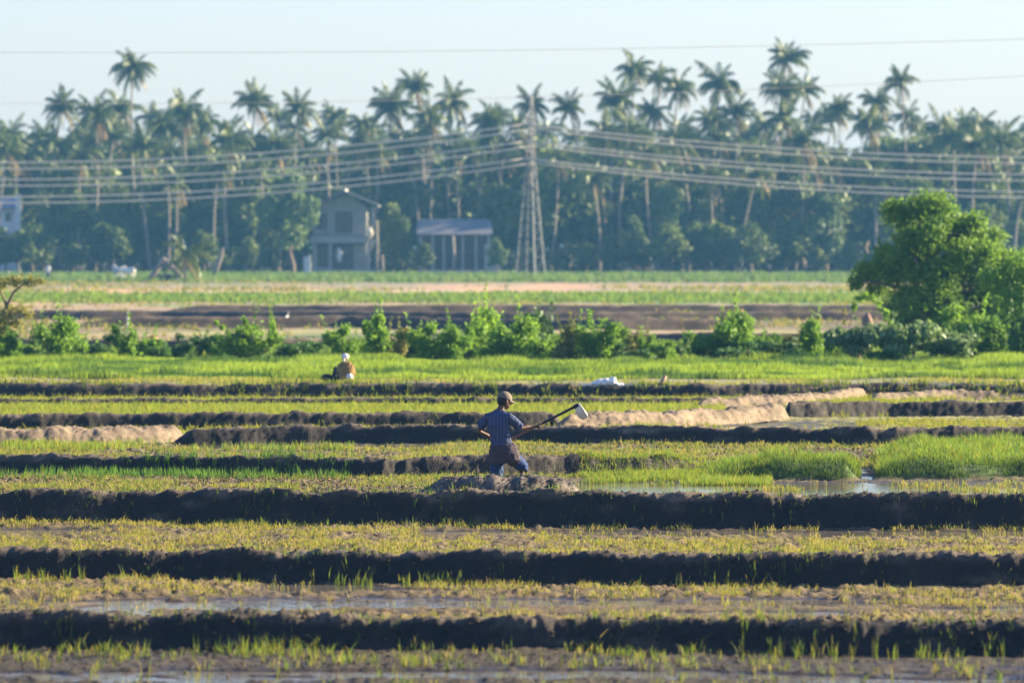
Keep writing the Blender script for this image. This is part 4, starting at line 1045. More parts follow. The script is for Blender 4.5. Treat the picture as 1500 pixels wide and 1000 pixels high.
# near tree on the right: limbs as seen, crown of lobes
dt = 214.0; tb = PT(1358, 506, dt); tb.z = 0
tree = empty('tree', tb, 'spreading bright green tree rising from the shrubs on the right', 'tree')
def TP(px, py, dy=0): return PT(px, py, dt, dy) - tb
tr = MB()
tr.loft([(0, 0, -.3), TP(1362, 480), TP(1368, 440), TP(1366, 400), TP(1358, 365), TP(1350, 335), TP(1345, 305)], [.30, .24, .21, .18, .14, .10, .05], n=9)
for a in ([TP(1368, 440), TP(1330, 425, -.3), TP(1290, 415, -.4), TP(1262, 410, -.5)], [TP(1366, 400), TP(1335, 372, .3), TP(1305, 345, .4)], [TP(1362, 380), TP(1395, 345, -.4), TP(1425, 325, -.4)],
          [TP(1366, 430), TP(1410, 395, .3), TP(1460, 370, .4), TP(1488, 372, .5)], [TP(1368, 450), TP(1425, 425, -.5), TP(1480, 415, -.8)], [TP(1350, 335), TP(1372, 308, 0), TP(1385, 292, 0)],
          [(TP(1366, 400)), TP(1372, 360, 1.0), TP(1400, 330, 1.6)], [TP(1366, 420), TP(1350, 400, -1.2), TP(1340, 380, -1.8)]):
    tr.loft(a, [.12, .08, .05, .03][:len(a)], n=7)
tr.build('trunk', M_BARK, tree)
lob = []
for (px, py, rp, dy) in [(1350, 300, 24, 0), (1322, 312, 28, .2), (1305, 302, 18, 0), (1375, 296, 22, .2), (1385, 318, 26, -.3), (1345, 335, 24, .9), (1405, 330, 24, .3), (1428, 328, 20, -.3),
                         (1330, 352, 22, -.5), (1392, 352, 28, .4), (1430, 352, 26, 0), (1455, 350, 20, .4), (1472, 378, 20, .2), (1300, 374, 22, .2), (1322, 380, 26, -.6), (1352, 378, 22, 1.0),
                         (1285, 395, 20, 0), (1262, 398, 18, .2), (1256, 412, 14, -.2), (1280, 418, 20, .3), (1308, 405, 22, -.4), (1330, 432, 26, -.4), (1312, 450, 22, .3), (1338, 462, 22, -.5),
                         (1388, 388, 24, -.9), (1410, 400, 26, .2), (1445, 395, 26, .4), (1475, 405, 24, -.2), (1500, 395, 22, .2), (1510, 420, 26, .4), (1382, 425, 24, -1.0), (1415, 435, 26, .2),
                         (1450, 432, 28, -.3), (1485, 440, 26, .4), (1400, 462, 24, .3), (1435, 466, 24, -.3), (1470, 470, 26, .2), (1500, 465, 24, 0), (1530, 430, 28, .3), (1378, 470, 20, -.8), (1352, 415, 20, 1.2), (1540, 470, 26, .2), (1372, 335, 26, -.9), (1360, 355, 24, -1.0), (1372, 400, 28, -1.2), (1350, 440, 28, -1.1), (1390, 450, 28, -1.2), (1372, 478, 24, -1.2), (1420, 480, 26, -.9), (1320, 478, 20, -.3), (1345, 492, 20, -.8), (1395, 495, 22, -1), (1440, 494, 24, -.7), (1480, 492, 24, -.5), (1410, 365, 26, -.9), (1445, 372, 24, -.8), (1340, 400, 22, -1.0)]:
    p = TP(px + random.uniform(-4, 4), py + random.uniform(-4, 4), dy * 1.3); r_ = rp / 39.0
    lob.append((p.x, p.y, p.z, r_, r_ * 1.25, r_ * .86, 1))
lob = [(a, b, c_, r1 * 1.12, r2 * 1.12, r3 * 1.12, w_) for (a, b, c_, r1, r2, r3, w_) in lob]
V, f = leaf_cloud(lob, 56000, .11, 77, shell=.1); me = np_mesh('crown', V, f, None, False); me.materials.append(M_NEARTREE); link('crown', me, None, tree)
# a lower companion
tc_ = empty('tree', PT(1500, 500, 206) * 1, 'paler leafy tree partly outside the right edge', 'tree'); tc_.location.z = 0
V, f = leaf_cloud([(-1.0, 0, 2.6, .8, .8, .7, 1), (0, .2, 3.0, .9, .9, .8, 1), (.9, 0, 2.7, .8, .8, .7, 1), (-.4, -.4, 1.8, .9, .8, .7, 1), (.6, -.2, 1.7, .9, .8, .8, 1)], 7000, .11, 78, shell=.25)
me = np_mesh('crown', V, f, None, False); me.materials.append(M_SHRUB); link('crown', me, None, tc_)
limb_mb((0, 0, 0), [((0, 0, -.2), (0, 0, 2.4), .12), ((0, 0, 1), (-.9, 0, 2.5), .06), ((0, 0, 1), (.9, 0, 2.5), .06)], .1, 5).build('trunk', M_BARK, tc_)

# yellow leaved branch entering at the left edge
dl = 182.0; lb = PT(-22, 535, dl); lb.z = 0
lt = empty('tree', lb, 'yellowish thin branched tree leaning in at the left edge', 'tree')
def LP(px, py, dy=0): return PT(px, py, dl, dy) - lb
mb = MB().loft([(0, 0, -.2), LP(-12, 500), LP(0, 470), LP(10, 448), LP(20, 428), LP(34, 416), LP(58, 411)], [.10, .085, .07, .055, .045, .03, .015], n=7)
mb.loft([LP(0, 470), LP(15, 462), LP(34, 455)], [.05, .03, .012], n=6); mb.loft([LP(10, 448), LP(0, 425), LP(-6, 415)], [.045, .03, .012], n=6); mb.build('trunk', M_BARK, lt)
lob = [(*LP(px, py, dy), r_ / 46, r_ / 40, r_ / 60, 1) for (px, py, r_, dy) in ((58, 411, 11, 0), (42, 412, 13, .1), (22, 410, 16, -.1), (2, 414, 16, .1), (-20, 420, 18, 0), (12, 455, 15, .1), (30, 452, 15, 0), (42, 460, 12, .1), (8, 470, 18, -.1), (24, 474, 13, .1), (-12, 460, 20, .2), (-30, 470, 24, 0), (0, 484, 12, 0))]
V, f = leaf_cloud(lob, 3000, .075, 79, shell=.2); me = np_mesh('crown', V, f, None, False); me.materials.append(M_OLIVE); link('crown', me, None, lt)

# ------------------------------------------------------------------ people
M_SKIN = plain('brown_skin', (.11, .055, .035), .55, nscale=6, namt=.15)
M_HAIR = plain('black_hair', (.012, .010, .009), .6)
def striped(name, base, stripe, freq, axis=0):
    m, nt, out = new_mat(name)
    tc = node(nt, 'ShaderNodeTexCoord'); mp = node(nt, 'ShaderNodeMapping'); nt.links.new(tc.outputs['Object'], mp.inputs[0])
    wv = node(nt, 'ShaderNodeTexWave', Scale=freq, Distortion=1.2, Detail=1.0); wv.bands_direction = 'XYZ'[axis]; nt.links.new(mp.outputs[0], wv.inputs['Vector'])
    wv.inputs['Detail Scale'].default_value = 1.0
    nz = node(nt, 'ShaderNodeTexNoise', Scale=5.0, Detail=4.0); nt.links.new(tc.outputs['Object'], nz.inputs['Vector'])
    rp = node(nt, 'ShaderNodeMapRange'); rp.inputs[1].default_value = .55; rp.inputs[2].default_value = .9; rp.inputs[4].default_value = .7; nt.links.new(wv.outputs[0], rp.inputs[0])
    mx = node(nt, 'ShaderNodeMix', data_type='RGBA'); mx.inputs[6].default_value = (*base, 1); mx.inputs[7].default_value = (*stripe, 1); nt.links.new(rp.outputs[0], mx.inputs[0])
    mr = node(nt, 'ShaderNodeMapRange'); mr.inputs[3].default_value = .75; mr.inputs[4].default_value = 1.25; nt.links.new(nz.outputs[0], mr.inputs[0])
    mu = node(nt, 'ShaderNodeMix', data_type='RGBA', blend_type='MULTIPLY'); mu.inputs[0].default_value = 1; nt.links.new(mx.outputs[2], mu.inputs[6]); nt.links.new(mr.outputs[0], mu.inputs[7])
    p = node(nt, 'ShaderNodeBsdfPrincipled'); p.inputs['Roughness'].default_value = .9; p.inputs['Specular IOR Level'].default_value = .15
    nt.links.new(mu.outputs[2], p.inputs['Base Color']); nt.links.new(p.outputs[0], out.inputs[0]); return m
M_SHIRT = striped('striped_blue_grey_cotton', (.05, .065, .13), (.09, .095, .15), 6.0)
M_WRAP = plain('brown_purple_cloth', (.055, .038, .05), .9, nscale=5, namt=.35)
M_SHORTS = plain('blue_shorts_cloth', (.018, .045, .14), .85, nscale=8, namt=.3)
M_CAP = plain('dusty_brown_cap', (.16, .125, .10), .85, nscale=10, namt=.25)
M_GOLD = striped('brown_gold_checked_cotton', (.22, .13, .04), (.45, .30, .12), 14.0, 0)
M_HANDLE = plain('worn_wood_handle', (.26, .12, .08), .5, nscale=6, namt=.3)
M_IRONH = plain('dark_iron_socket', (.03, .03, .035), .5, .5)
M_BLADE = plain('worn_steel_blade', (.62, .60, .56), .42, .35, nscale=8, namt=.25)

def head_parts(root, hc, f, up, r, hair=True, tilt=None):
    """a head at hc facing f; returned tubes are added to body mesh mb"""
    pass

dm = 90.4
man = empty('person', (GX(736, dm), dm, 0), 'man in a cap and striped blue shirt digging with a long hoe', 'person')
mo = Vector(man.location)
def MP(px, py, dy=0.0): return PT(px, py, dm, dy) - mo
side = Vector((.80, -.6, 0)).normalized()          # his right, toward the lens and the right of the view
front = Vector((.5, .86, 0)).normalized()
neck = MP(733, 600, .02); head = MP(739, 586.5, .07)
pel = MP(735, 658, .02); chest = MP(730, 618, .0)
rs, ls = MP(746, 610, -.06), MP(714, 610, .10)
relb, rhand = MP(763, 627, .04), MP(786, 624.5, .22)
lelb, lhand = MP(701, 631, .16), MP(735, 650, .36)
rhip, lhip = MP(744, 662, -.06), MP(727, 662, .08)
rkn, rank = MP(766, 684, .10), MP(758, 716, -.02)
lkn, lank = MP(728, 690, .16), MP(727, 722, .10)
haxis = (PT(845, 594, dm, .12) - PT(735, 650, dm, .36)).normalized()
body = MB()
body.loft([pel + Vector((0, 0, -.08)), pel, MP(733, 640, .02), chest, MP(732, 607, .02), neck], [.13, .16, .14, .17, .14, .06], [.11, .12, .10, .12, .09, .06], side=side, n=16)
body.loft([neck - Vector((0, 0, .06)), neck + Vector((.01, .01, .03)), head], [.062, .056, .055], n=12)
ff = (front * .8 + Vector((.55, -.1, -.28))).normalized()       # gaze: right and down
hr = ff.to_track_quat('Y', 'Z').to_matrix() * 1.14
body.ball(head, (.076, .098, .112), 18, 14, rot=hr)
body.ball(head + hr @ Vector((0, .045, -.06)), (.052, .055, .055), 12, 8, rot=hr)           # jaw
body.loft([head + hr @ Vector((0, .085, .02)), head + hr @ Vector((0, .118, -.022)), head + hr @ Vector((0, .09, -.035))], [.010, .018, .012], n=8)   # nose
body.ball(head + hr @ Vector((0, .093, -.058)), (.024, .012, .009), 8, 6, rot=hr)          # lips
for s_ in (-1, 1):
    body.ball(head + hr @ Vector((s_ * .078, -.01, -.012)), (.012, .022, .034), 8, 6, rot=hr)
    body.ball(head + hr @ Vector((s_ * .03, .085, .03)), (.022, .012, .008), 8, 5, rot=hr)   # brow
def arm(mb, s0, e0, h0): mb.loft([s0, s0.lerp(e0, .5), e0, e0.lerp(h0, .35), h0], [.058, .050, .040, .041, .027], n=12)
arm(body, rs, relb, rhand); arm(body, ls, lelb, lhand)
def leg(mb, h0, k0, a0):
    mb.loft([h0, h0.lerp(k0, .5), k0, k0.lerp(a0, .35), a0], [.088, .075, .055, .054, .038], n=12)
    toe = a0 + front * .17 + Vector((0, 0, -.06)); mb.loft([a0 + front * -.05 + Vector((0, 0, -.05)), a0 + front * .06 + Vector((0, 0, -.05)), toe], [.038, .045, .03], [.03, .03, .018], n=10)
leg(body, rhip, rkn, rank); leg(body, lhip, lkn, lank)
def grip(mb, c, ax, palm_from, sgn=1):
    """a fist closed round an axis ax through c, with the palm on the side the wrist comes from"""
    ax = ax.normalized(); u = palm_from - c; u = (u - ax * u.dot(ax)).normalized(); v = ax.cross(u) * sgn
    R0 = .024
    mb.ball(c + u * (R0 + .012), (.045, .030, .018), 10, 8, rot=Matrix((ax, v, u)).transposed())
    for k, (ln_, o_) in enumerate(((200, -.010), (215, -.013), (205, .010), (180, .032))):
        pts = [c + ax * o_ + (u * math.cos(R(a_)) + v * math.sin(R(a_))) * (R0 + .003) for a_ in np.linspace(25, 25 + ln_, 7)]
        mb.loft(pts, [.0095, .0095, .009, .009, .0085, .008, .007], n=7)
    pts = [c + ax * (-.05 * 1 + q * .012) + (u * math.cos(R(a_)) + v * math.sin(R(a_))) * (R0 + .006) for q, a_ in enumerate(np.linspace(-10, -120, 5))]
    mb.loft(pts, [.012, .012, .011, .010, .008], n=7)
grip(body, rhand + Vector((.03, .0, -.005)), haxis, relb); grip(body, lhand + Vector((.0, .02, 0)), haxis, lelb)
bo = body.build('body', M_SKIN, man); remesh(bo, .0075, iters=2)
shirt = MB()
shirt.loft([MP(738, 678, .03), MP(737, 668, .03), MP(735, 655, .02), MP(733, 640, .02), MP(730, 622, .0), MP(731, 609, .02), MP(733, 602, .03)], [.235, .225, .195, .170, .190, .155, .080], [.17, .165, .155, .14, .155, .13, .085], side=side, n=22)
shirt.loft([rs + Vector((-.06, .02, -.01)), rs + Vector((-.01, 0, -.01)), rs.lerp(relb, .5), rs.lerp(relb, .92)], [.075, .080, .078, .076], n=14)
shirt.loft([ls + Vector((.06, -.02, -.01)), ls + Vector((.015, 0, -.01)), ls.lerp(lelb, .5), ls.lerp(lelb, .78)], [.072, .076, .072, .070], n=14)
shirt.loft([ls + Vector((.04, 0, 0)), MP(732, 603.5, .02), rs + Vector((-.04, 0, 0))], [.06, .075, .06], n=14)
sh = shirt.build('shirt', M_SHIRT, man); remesh(sh, .010, .035, .07, 3)
wr = MB()
wr.loft([MP(740, 676, .02), MP(739, 667, .02), MP(737, 658, .02), MP(736, 650, .02)], [.272, .266, .246, .215], [.215, .210, .198, .172], side=side, n=20)
wr.loft([MP(744, 662, -.04), MP(756, 676, .03)], [.12, .115], n=14)
wo_ = wr.build('wrapped_cloth', M_WRAP, man); remesh(wo_, .011, .04, .08, 3)
shs = MB()
shs.loft([rhip, rhip.lerp(rkn, .5), rhip.lerp(rkn, 1.0), rkn.lerp(rank, .14)], [.118, .110, .096, .090], n=14)
shs.loft([lhip, lhip.lerp(lkn, .5), lhip.lerp(lkn, 1.0), lkn.lerp(lank, .30)], [.118, .110, .100, .095], n=14)
shs.ball(pel + Vector((0, 0, -.05)), (.17, .13, .12), 14, 10)
ss = shs.build('shorts', M_SHORTS, man); remesh(ss, .010, .03, .06, 3)
hair = MB().ball(head + hr @ Vector((0, -.022, .0)), (.082, .088, .098), 14, 10, rot=hr); hair.build('hair', M_HAIR, man)
cap = MB()
cm_, cn_ = 16, 7; b0 = 0; base_i = len(cap.v)
for i in range(cn_ + 1):
    th_ = (math.pi * .52) * i / cn_
    for k in range(cm_):
        a = 2 * math.pi * k / cm_; rr_ = math.sin(max(th_, .05))
        cap.v.append(head + hr @ Vector((.091 * rr_ * math.cos(a), .112 * rr_ * math.sin(a) - .004, .030 + .100 * math.cos(th_))))
for i in range(cn_):
    for k in range(cm_): cap.f.append((i * cm_ + k, i * cm_ + (k + 1) % cm_, (i + 1) * cm_ + (k + 1) % cm_, (i + 1) * cm_ + k))
cap.f.append(tuple(range(cm_)))
co_ = cap.build('cap', M_CAP, man)
vis = MB(); n_ = 9
for lay in (0, -.006):
    for q in range(n_):
        a = R(200 + 0) ; t = q / (n_ - 1); ang = R(18 + 144 * t)
        for rr_, zz in ((1.0, .0), (1.0, .0)): pass
        vis.v.append(head + hr @ Vector((.088 * math.cos(ang), .108 * math.sin(ang), .028 + lay)))
        vis.v.append(head + hr @ Vector((.078 * math.cos(ang), .108 * math.sin(ang) + .075 * math.sin(ang), .004 + lay - .012 * abs(t - .5))))
for lay in (0, 1):
    for q in range(n_ - 1):
        a = lay * n_ * 2 + q * 2; vis.f.append((a, a + 1, a + 3, a + 2) if lay == 0 else (a + 2, a + 3, a + 1, a))
for q in range(n_ - 1): vis.f.append((q * 2 + 1, n_ * 2 + q * 2 + 1, n_ * 2 + q * 2 + 3, q * 2 + 3))
vis.build('visor', M_CAP, co_)
# the hoe
h0, h1 = PT(733, 651, dm, .38), PT(846, 593.5, dm, .12)
hoe = empty('hoe', h0, 'long wooden hoe with a pale steel blade held by the man in the cap', 'hoe')
HL = lambda t: (h1 - h0) * t
MB().loft([HL(0), HL(.3), HL(.6), HL(.97)], [.017, .016, .017, .018], n=10).build('handle', M_HANDLE, hoe)
MB().loft([HL(.55), HL(.8), HL(.97)], [.0195, .021, .023], n=10).build('dark_grip', M_IRONH, hoe)
bl = MB()
sax = (h1 - h0).normalized(); wdir = Vector((.55, .80, .1)); wdir = (wdir - sax * wdir.dot(sax)).normalized(); ddir = Vector((.52, 0, -.85)).normalized()
wv_ = Vector((.62, -.42, .36)).normalized()
nn = 7; cb = HL(1.0)
for lay in (0, 1):
    for i in range(nn):
        t = i / (nn - 1); ww = .052 + .030 * math.sin(t * math.pi * .8); ctr = cb + ddir * (.27 * t - .02) + wdir * 0
        nrm = ddir.cross(wv_).normalized() * (.004 if lay else -.004); bow = ddir.cross(wv_).normalized() * (.03 * math.sin(t * math.pi))
        if t > .8: ww *= (1 - (t - .8) * 1.6)
        bl.v += [ctr - wv_ * ww + nrm + bow, ctr + wv_ * ww + nrm + bow]
for lay in (0, 1):
    for i in range(nn - 1):
        a = lay * nn * 2 + i * 2; bl.f.append((a, a + 1, a + 3, a + 2) if lay else (a + 2, a + 3, a + 1, a))
for i in range(nn - 1):
    a, b = i * 2, nn * 2 + i * 2; bl.f += [(a, b, b + 2, a + 2), (a + 3, b + 3, b + 1, a + 1)]
bl.f += [(0, 1, nn * 2 + 1, nn * 2), (nn * 2 - 2, nn * 4 - 2, nn * 4 - 1, nn * 2 - 1)]
blo = bl.build('blade', M_BLADE, hoe, sm=False)
MB().loft([HL(.955), HL(1.012)], [.032, .034], n=10).build('socket', M_IRONH, blo)

# seated person, far row
ds = 160.0
sp_ = empty('person', (GX(505, ds), ds, .02), 'seated person with a white head cover and gold brown checked shirt', 'person')
s0 = Vector(sp_.location)
def SP(px, py, dy=0.0): return PT(px, py, ds, dy) - s0
bd = MB(); sd2 = Vector((.95, -.25, 0))
hd = SP(505.5, 524, .04)
bd.loft([SP(507, 553), SP(507, 545), SP(506, 535), SP(506, 531)], [.17, .16, .18, .08], [.14, .12, .12, .07], side=sd2, n=14)
bd.loft([SP(506, 533), hd], [.06, .055], n=10); fr2 = Vector((.5, .8, -.2)).normalized(); h2 = fr2.to_track_quat('Y', 'Z').to_matrix()
bd.ball(hd, (.076, .095, .112), 14, 10, rot=h2); bd.loft([hd + h2 @ Vector((0, .085, .02)), hd + h2 @ Vector((0, .115, -.02)), hd + h2 @ Vector((0, .09, -.035))], [.01, .017, .011], n=6)
rh2, lh2 = SP(516, 551, .30), SP(503, 549, .42)
bd.loft([SP(514, 535, -.05), SP(519, 545, .08), rh2], [.055, .04, .028], n=10); bd.loft([SP(498, 535, .08), SP(495, 545, .2), lh2], [.055, .04, .028], n=10)
for c_, sg in ((rh2, 1), (lh2, -1)):
    bd.ball(c_ + Vector((0, .03, 0)), (.04, .045, .02), 8, 6)
    for k in range(4): q = c_ + Vector(((k - 1.5) * .021, .06, 0)); bd.loft([q, q + Vector((0, .035, -.006)), q + Vector((0, .06, -.03))], [.009, .0085, .007], n=6)
    q = c_ + Vector((-.035 * sg, .03, 0)); bd.loft([q, q + Vector((-.02 * sg, .03, -.01)), q + Vector((-.015 * sg, .055, -.025))], [.011, .010, .008], n=6)
for (hp, kn, an) in ((SP(512, 550, .05), SP(516, 538, .45), SP(515, 555, .55)), (SP(501, 550, .05), SP(492, 540, .45), SP(488, 555, .5))):
    bd.loft([hp, hp.lerp(kn, .5), kn, kn.lerp(an, .4), an], [.09, .075, .056, .05, .036], n=10); bd.loft([an + Vector((0, -.04, -.03)), an + Vector((0, .16, -.045))], [.04, .03], n=8)
remesh(bd.build('body', M_SKIN, sp_), .012, iters=2)
st2 = MB().loft([SP(507, 556), SP(507, 546), SP(506, 538), SP(506, 531.5)], [.24, .225, .22, .08], [.19, .165, .155, .08], side=sd2, n=18)
st2.loft([SP(513, 535, -.04), SP(518, 545, .06), SP(517.5, 548.5, .16)], [.088, .07, .06], n=12); st2.loft([SP(499, 535, .06), SP(496, 544, .17), SP(499, 547, .28)], [.088, .07, .06], n=12)
st2.loft([SP(499, 534, .05), SP(506, 532.5, .0), SP(513, 534, -.04)], [.075, .08, .075], n=12)
remesh(st2.build('shirt', M_GOLD, sp_), .014, .03, .09)
tr2 = MB()
for (hp, kn, an) in ((SP(512, 550, .05), SP(516, 538, .45), SP(515, 555, .55)), (SP(501, 550, .05), SP(492, 540, .45), SP(488, 555, .5))):
    tr2.loft([hp, hp.lerp(kn, .5), kn, kn.lerp(an, .75)], [.115, .10, .078, .062], n=12)
remesh(tr2.build('trousers', plain('dark_trousers', (.02, .022, .035), .85), sp_), .014)
hc2 = MB().ball(hd + Vector((.0, 0, .035)), (.112, .118, .088), 16, 10).loft([hd + Vector((-.01, -.06, .02)), hd + Vector((-.02, -.10, -.04)), hd + Vector((-.02, -.10, -.11))], [.07, .05, .03], [.03, .02, .012], n=8)
remesh(hc2.build('head_cover', M_CLOTHW, sp_), .012, .02, .05)
q = MB().ball((0, 0, .04), (.30, .16, .09), 14, 8).ball((-.1, 0, .09), (.14, .12, .08), 12, 6)
remesh(q.build('bundle', plain('black_cloth', (.012, .013, .02), .9), None, label='black cloth bundle on the ground left of the seated person', cat='bundle'), .02, .05, .1); bpy.data.objects['bundle'].location = PT(484, 556, 160)
pot = MB().loft([(0, 0, 0), (0, 0, .05), (0, 0, .12), (0, 0, .15), (0, 0, .17)], [.05, .09, .085, .05, .06], n=14)
pot.build('pot', plain('white_enamel', (.75, .73, .68), .3), None, label='small white pot beside the seated persons hip', cat='pot').location = PT(512, 556, 159)

# far standing person
dfp = 566.0
fp = empty('person', (GX(70.5, dfp), dfp, 0), 'tiny standing person in a white shirt at the far left', 'person')
k = MB(); 
k.loft([(0, 0, .85), (0, 0, 1.1), (0, 0, 1.35), (0, 0, 1.48)], [.15, .14, .19, .06], [.11, .1, .12, .06], side=(1, 0, 0), n=12); k.loft([(0, 0, 1.42), (0, 0, 1.55)], [.055, .055], n=8); k.ball((0, 0, 1.62), (.08, .1, .115), 12, 8)
for s_ in (-1, 1):
    k.loft([(s_ * .19, 0, 1.40), (s_ * .23, .03, 1.12), (s_ * .2, -.1, .88)], [.05, .04, .028], n=8); k.ball((s_ * .2, -.11, .82), (.025, .035, .06), 8, 6)
    k.loft([(s_ * .09, 0, .88), (s_ * .10, -.03, .48), (s_ * .11, .03, .06)], [.085, .058, .04], n=8); k.loft([(s_ * .11, .06, .03), (s_ * .12, -.14, .03)], [.04, .035], n=6)
remesh(k.build('body', M_SKIN, fp), .02)
k = MB().loft([(0, 0, .80), (0, 0, 1.1), (0, 0, 1.36), (0, 0, 1.5)], [.21, .19, .22, .08], [.16, .14, .15, .08], side=(1, 0, 0), n=12)
for s_ in (-1, 1): k.loft([(s_ * .17, 0, 1.40), (s_ * .23, .03, 1.15)], [.08, .07], n=8)
remesh(k.build('shirt', M_CLOTHW, fp), .02)
k = MB()
for s_ in (-1, 1): k.loft([(s_ * .08, 0, .9), (s_ * .10, -.03, .48), (s_ * .11, .03, .14)], [.12, .09, .075], n=8)
remesh(k.build('trousers', plain('navy_trousers', (.03, .035, .07), .85), fp), .02)
MB().ball((0, .02, 1.65), (.088, .105, .1), 10, 8).build('hair', M_HAIR, fp)

# ------------------------------------------------------------------ cattle
def cow(px, d_, rz, label, col, head_low=True, sc=1.0):
    t = empty('cow', (GX(px, d_), d_, 0), label, 'cow', 'white cattle grazing far left', rz); t.scale = (sc,) * 3
    mat = plain('cow_hide', col, .85, nscale=2, namt=.12)
    b = MB()
    b.loft([(-.85, 0, 1.12), (-.6, 0, 1.1), (-.2, 0, 1.02), (.25, 0, 1.02), (.6, 0, 1.08), (.85, 0, 1.12)], [.18, .30, .33, .35, .34, .2], [.16, .25, .30, .30, .25, .14], side=(0, 0, 1), n=16)
    b.ball((.5, 0, 1.42), (.2, .12, .16), 10, 8)
    nk = [(.75, 0, 1.2), (1.1, 0, 1.15), (1.35, 0, .85)] if head_low else [(.7, 0, 1.2), (1.05, 0, 1.45), (1.2, 0, 1.6)]
    b.loft(nk, [.26, .18, .13], [.17, .12, .09], side=(0, 0, 1), n=12)
    hp = Vector(nk[-1]); dr = Vector((.55, 0, -.8)) if head_low else Vector((.9, 0, -.4))
    b.loft([hp - dr * .1, hp + dr * .15, hp + dr * .38], [.12, .11, .07], [.11, .09, .065], n=10)
    for s_ in (-1, 1):
        b.loft([hp + Vector((-.03, s_ * .08, .05)), hp + Vector((-.06, s_ * .24, .02))], [.045, .03], [.02, .01], n=6)
        b.loft([(.55, s_ * .16, 1.0), (.57, s_ * .17, .62), (.53, s_ * .17, .34), (.55, s_ * .17, .02)], [.13, .075, .05, .055], n=9)
        b.loft([(-.62, s_ * .17, 1.1), (-.50, s_ * .18, .72), (-.70, s_ * .18, .46), (-.62, s_ * .18, .02)], [.19, .11, .055, .055], n=9)
    b.loft([(-.88, 0, 1.3), (-1.0, 0, 1.0), (-.98, 0, .6)], [.035, .025, .04], n=6)
    remesh(b.build('body', mat, t), .025)
    hm_ = MB()
    for s_ in (-1, 1): hm_.loft([hp + Vector((-.05, s_ * .05, .1)), hp + Vector((-.08, s_ * .16, .22)), hp + Vector((-.02, s_ * .17, .34))], [.03, .022, .008], n=6)
    hm_.build('horns', M_DARKW, t)
cow(188, 566, 2.5, 'white cow grazing right of the grey one at the far left', (.68, .64, .56))
cow(172, 575, 2.0, 'grey white cow standing left behind the whiter one', (.42, .41, .40), head_low=False, sc=.98)

# leaning log frame beside the young palm
dlf = 556.0; lfo = Vector((GX(243, dlf), dlf, 0))
lf = empty('log_frame', lfo, 'leaning grey log frame of a field hut beside the young palm', 'hut')
M_LOG = plain('weathered_log', (.24, .19, .16), .9, nscale=3, namt=.35, bump=.5)
def LF(px, py, dy=0): return PT(px, py, dlf, dy) - lfo
for pts, r_ in (([LF(212, 419), LF(226, 400), LF(241, 377)], .26), ([LF(239, 380), LF(258, 397), LF(274, 416)], .24), ([LF(214, 418, 2.2), LF(240, 378, 2.2)], .16), ([LF(240, 380, 2.2), LF(272, 416, 2.2)], .16), ([LF(240, 380, -.3), LF(240, 381, 2.6)], .12)):
    MB().loft(pts, [r_] * len(pts), n=8).build('log', M_LOG, lf)
q = MB().box(-2.0, .6, .4, 1.9, 0, .7); remesh(q.build('tarpaulin', plain('dark_tarpaulin', (.03, .04, .06), .7), None, label='dark tarpaulin heaped under the leaning log frame', cat='tarpaulin'), .06, .3, .5); bpy.data.objects['tarpaulin'].location = lfo + Vector((.6, 0, 0))
MB().loft([(0, 0, -.2), (.5, 0, 1.2), (1.0, 0, 2.6), (1.1, 0, 3.2)], [.32, .26, .2, .1], n=8).build('tree_stump', M_LOG, None, label='broken bare trunk leaning right of the young palm', cat='stump').location = (GX(312, 640), 640, 0)

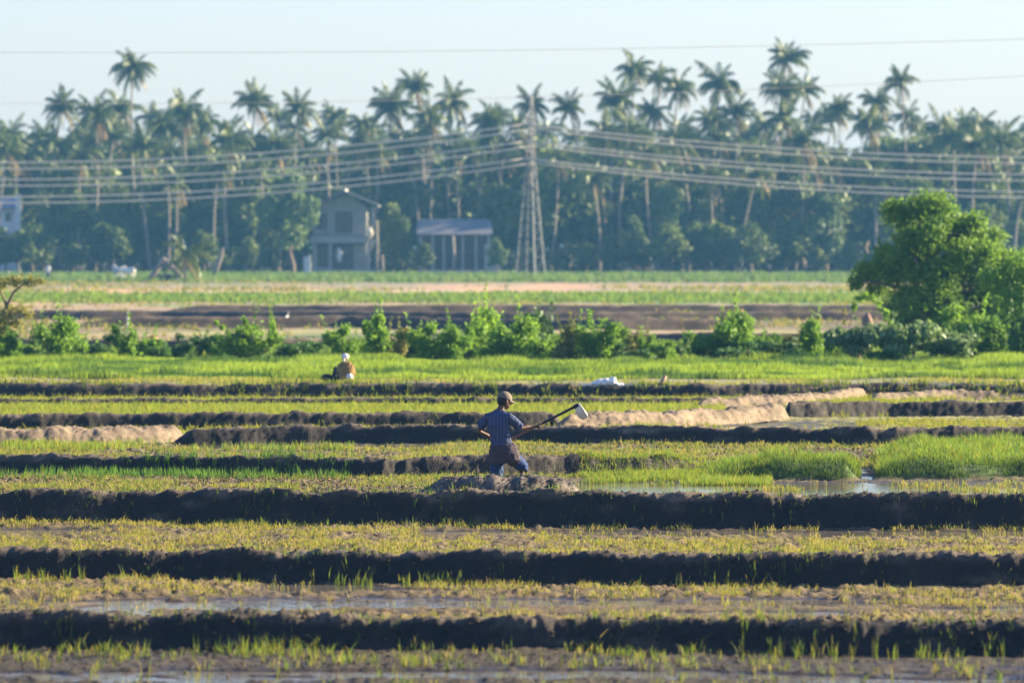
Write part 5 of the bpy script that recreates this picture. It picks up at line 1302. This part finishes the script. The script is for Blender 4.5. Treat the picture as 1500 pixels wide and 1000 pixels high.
# small things in the fields
def bird(px, py, sc, label, rz=0):
    d_ = D(py); t = empty('egret', (GX(px, d_), d_, .0), label, 'bird', None, rz); t.scale = (sc,) * 3
    mt = M_CLOTHW
    b = MB().loft([(-.22, 0, .30), (-.08, 0, .34), (.08, 0, .38), (.15, 0, .42)], [.03, .075, .07, .03], n=10)
    b.loft([(.12, 0, .41), (.20, 0, .48), (.15, 0, .56), (.18, 0, .64)], [.03, .02, .017, .02], n=8); b.ball((.2, 0, .655), (.035, .02, .022), 8, 6)
    b.build('body', mt, t)
    MB().loft([(.23, 0, .655), (.33, 0, .635)], [.01, .003], n=6).build('beak', plain('yellow_beak', (.6, .4, .05), .5), t)
    for s_ in (-1, 1): MB().loft([(0, s_ * .03, -.02), (.02, s_ * .03, .16), (-.01, s_ * .03, .33)], [.009, .008, .01], n=5).build('leg', M_DARKW, t)
bird(742, 431, 1.0, 'white egret standing on the tan strip below the pylon')
bird(420, 472, .75, 'small pale bird on the dark ploughed field left of centre', 1.0)
bird(244, 478, .6, 'small pale bird on the dark field right of the stake', 2.0)
sk = MB().loft([(-.42, 0, .07), (-.25, 0, .10), (0, 0, .11), (.15, 0, .12), (.24, 0, .05)], [.05, .15, .17, .15, .04], [.04, .09, .11, .12, .03], side=(0, 1, 0), n=14); sk.loft([(.2, 0, .06), (.38, .02, .05)], [.09, .05], [.05, .03], side=(0, 1, 0), n=10)
sko = sk.build('sack', plain('white_plastic_sack', (.72, .72, .70), .5, nscale=5, namt=.15), None, label='crumpled white sack lying on top of the long grassed bank', cat='sack')
xx = GX(886, 147); b_ = BUNDS[12]; yy = float(np.interp(xx, b_['xs'], b_['ys'])); sko.location = (xx, yy, float(bund_h(b_, np.array([xx]), np.array([yy]))[0]) - .02); remesh(sko, .018, .06, .09)
w_ = MB().loft([(-.1, 0, -.05), (0, 0, .10), (.09, 0, .24)], [.05, .055, .045], n=8)
w_.build('wood_block', plain('pinkish_wood', (.42, .27, .20), .8), None, label='short pinkish wood piece leaning on the long bank', cat='wood').location = (GX(970, yy), yy, .40)
lt_ = MB().ball((0, 0, .04), (.10, .06, .05), 10, 6); lo_ = lt_.build('litter', M_CLOTHW, None, label='tiny white scrap on the row under the long bank right of the sack', cat='litter'); remesh(lo_, .012, .04, .04)
yy2 = 143.0; lo_.location = (GX(1155, yy2), yy2, .03)
og = MB().ball((0, 0, .14), (.22, .12, .15), 12, 8).loft([(0, 0, .2), (.02, 0, .34)], [.05, .03], n=8); oo = og.build('bag', plain('orange_plastic', (.65, .28, .06), .5), None, label='small orange bag on the dark field right of the narrow shrub', cat='bag'); remesh(oo, .025, .05, .1); oo.location = (GX(223, D(502)), D(502), 0)
print('tris', sum(len(o.data.polygons) for o in bpy.data.objects if o.type == 'MESH' and o.data.users == 1))
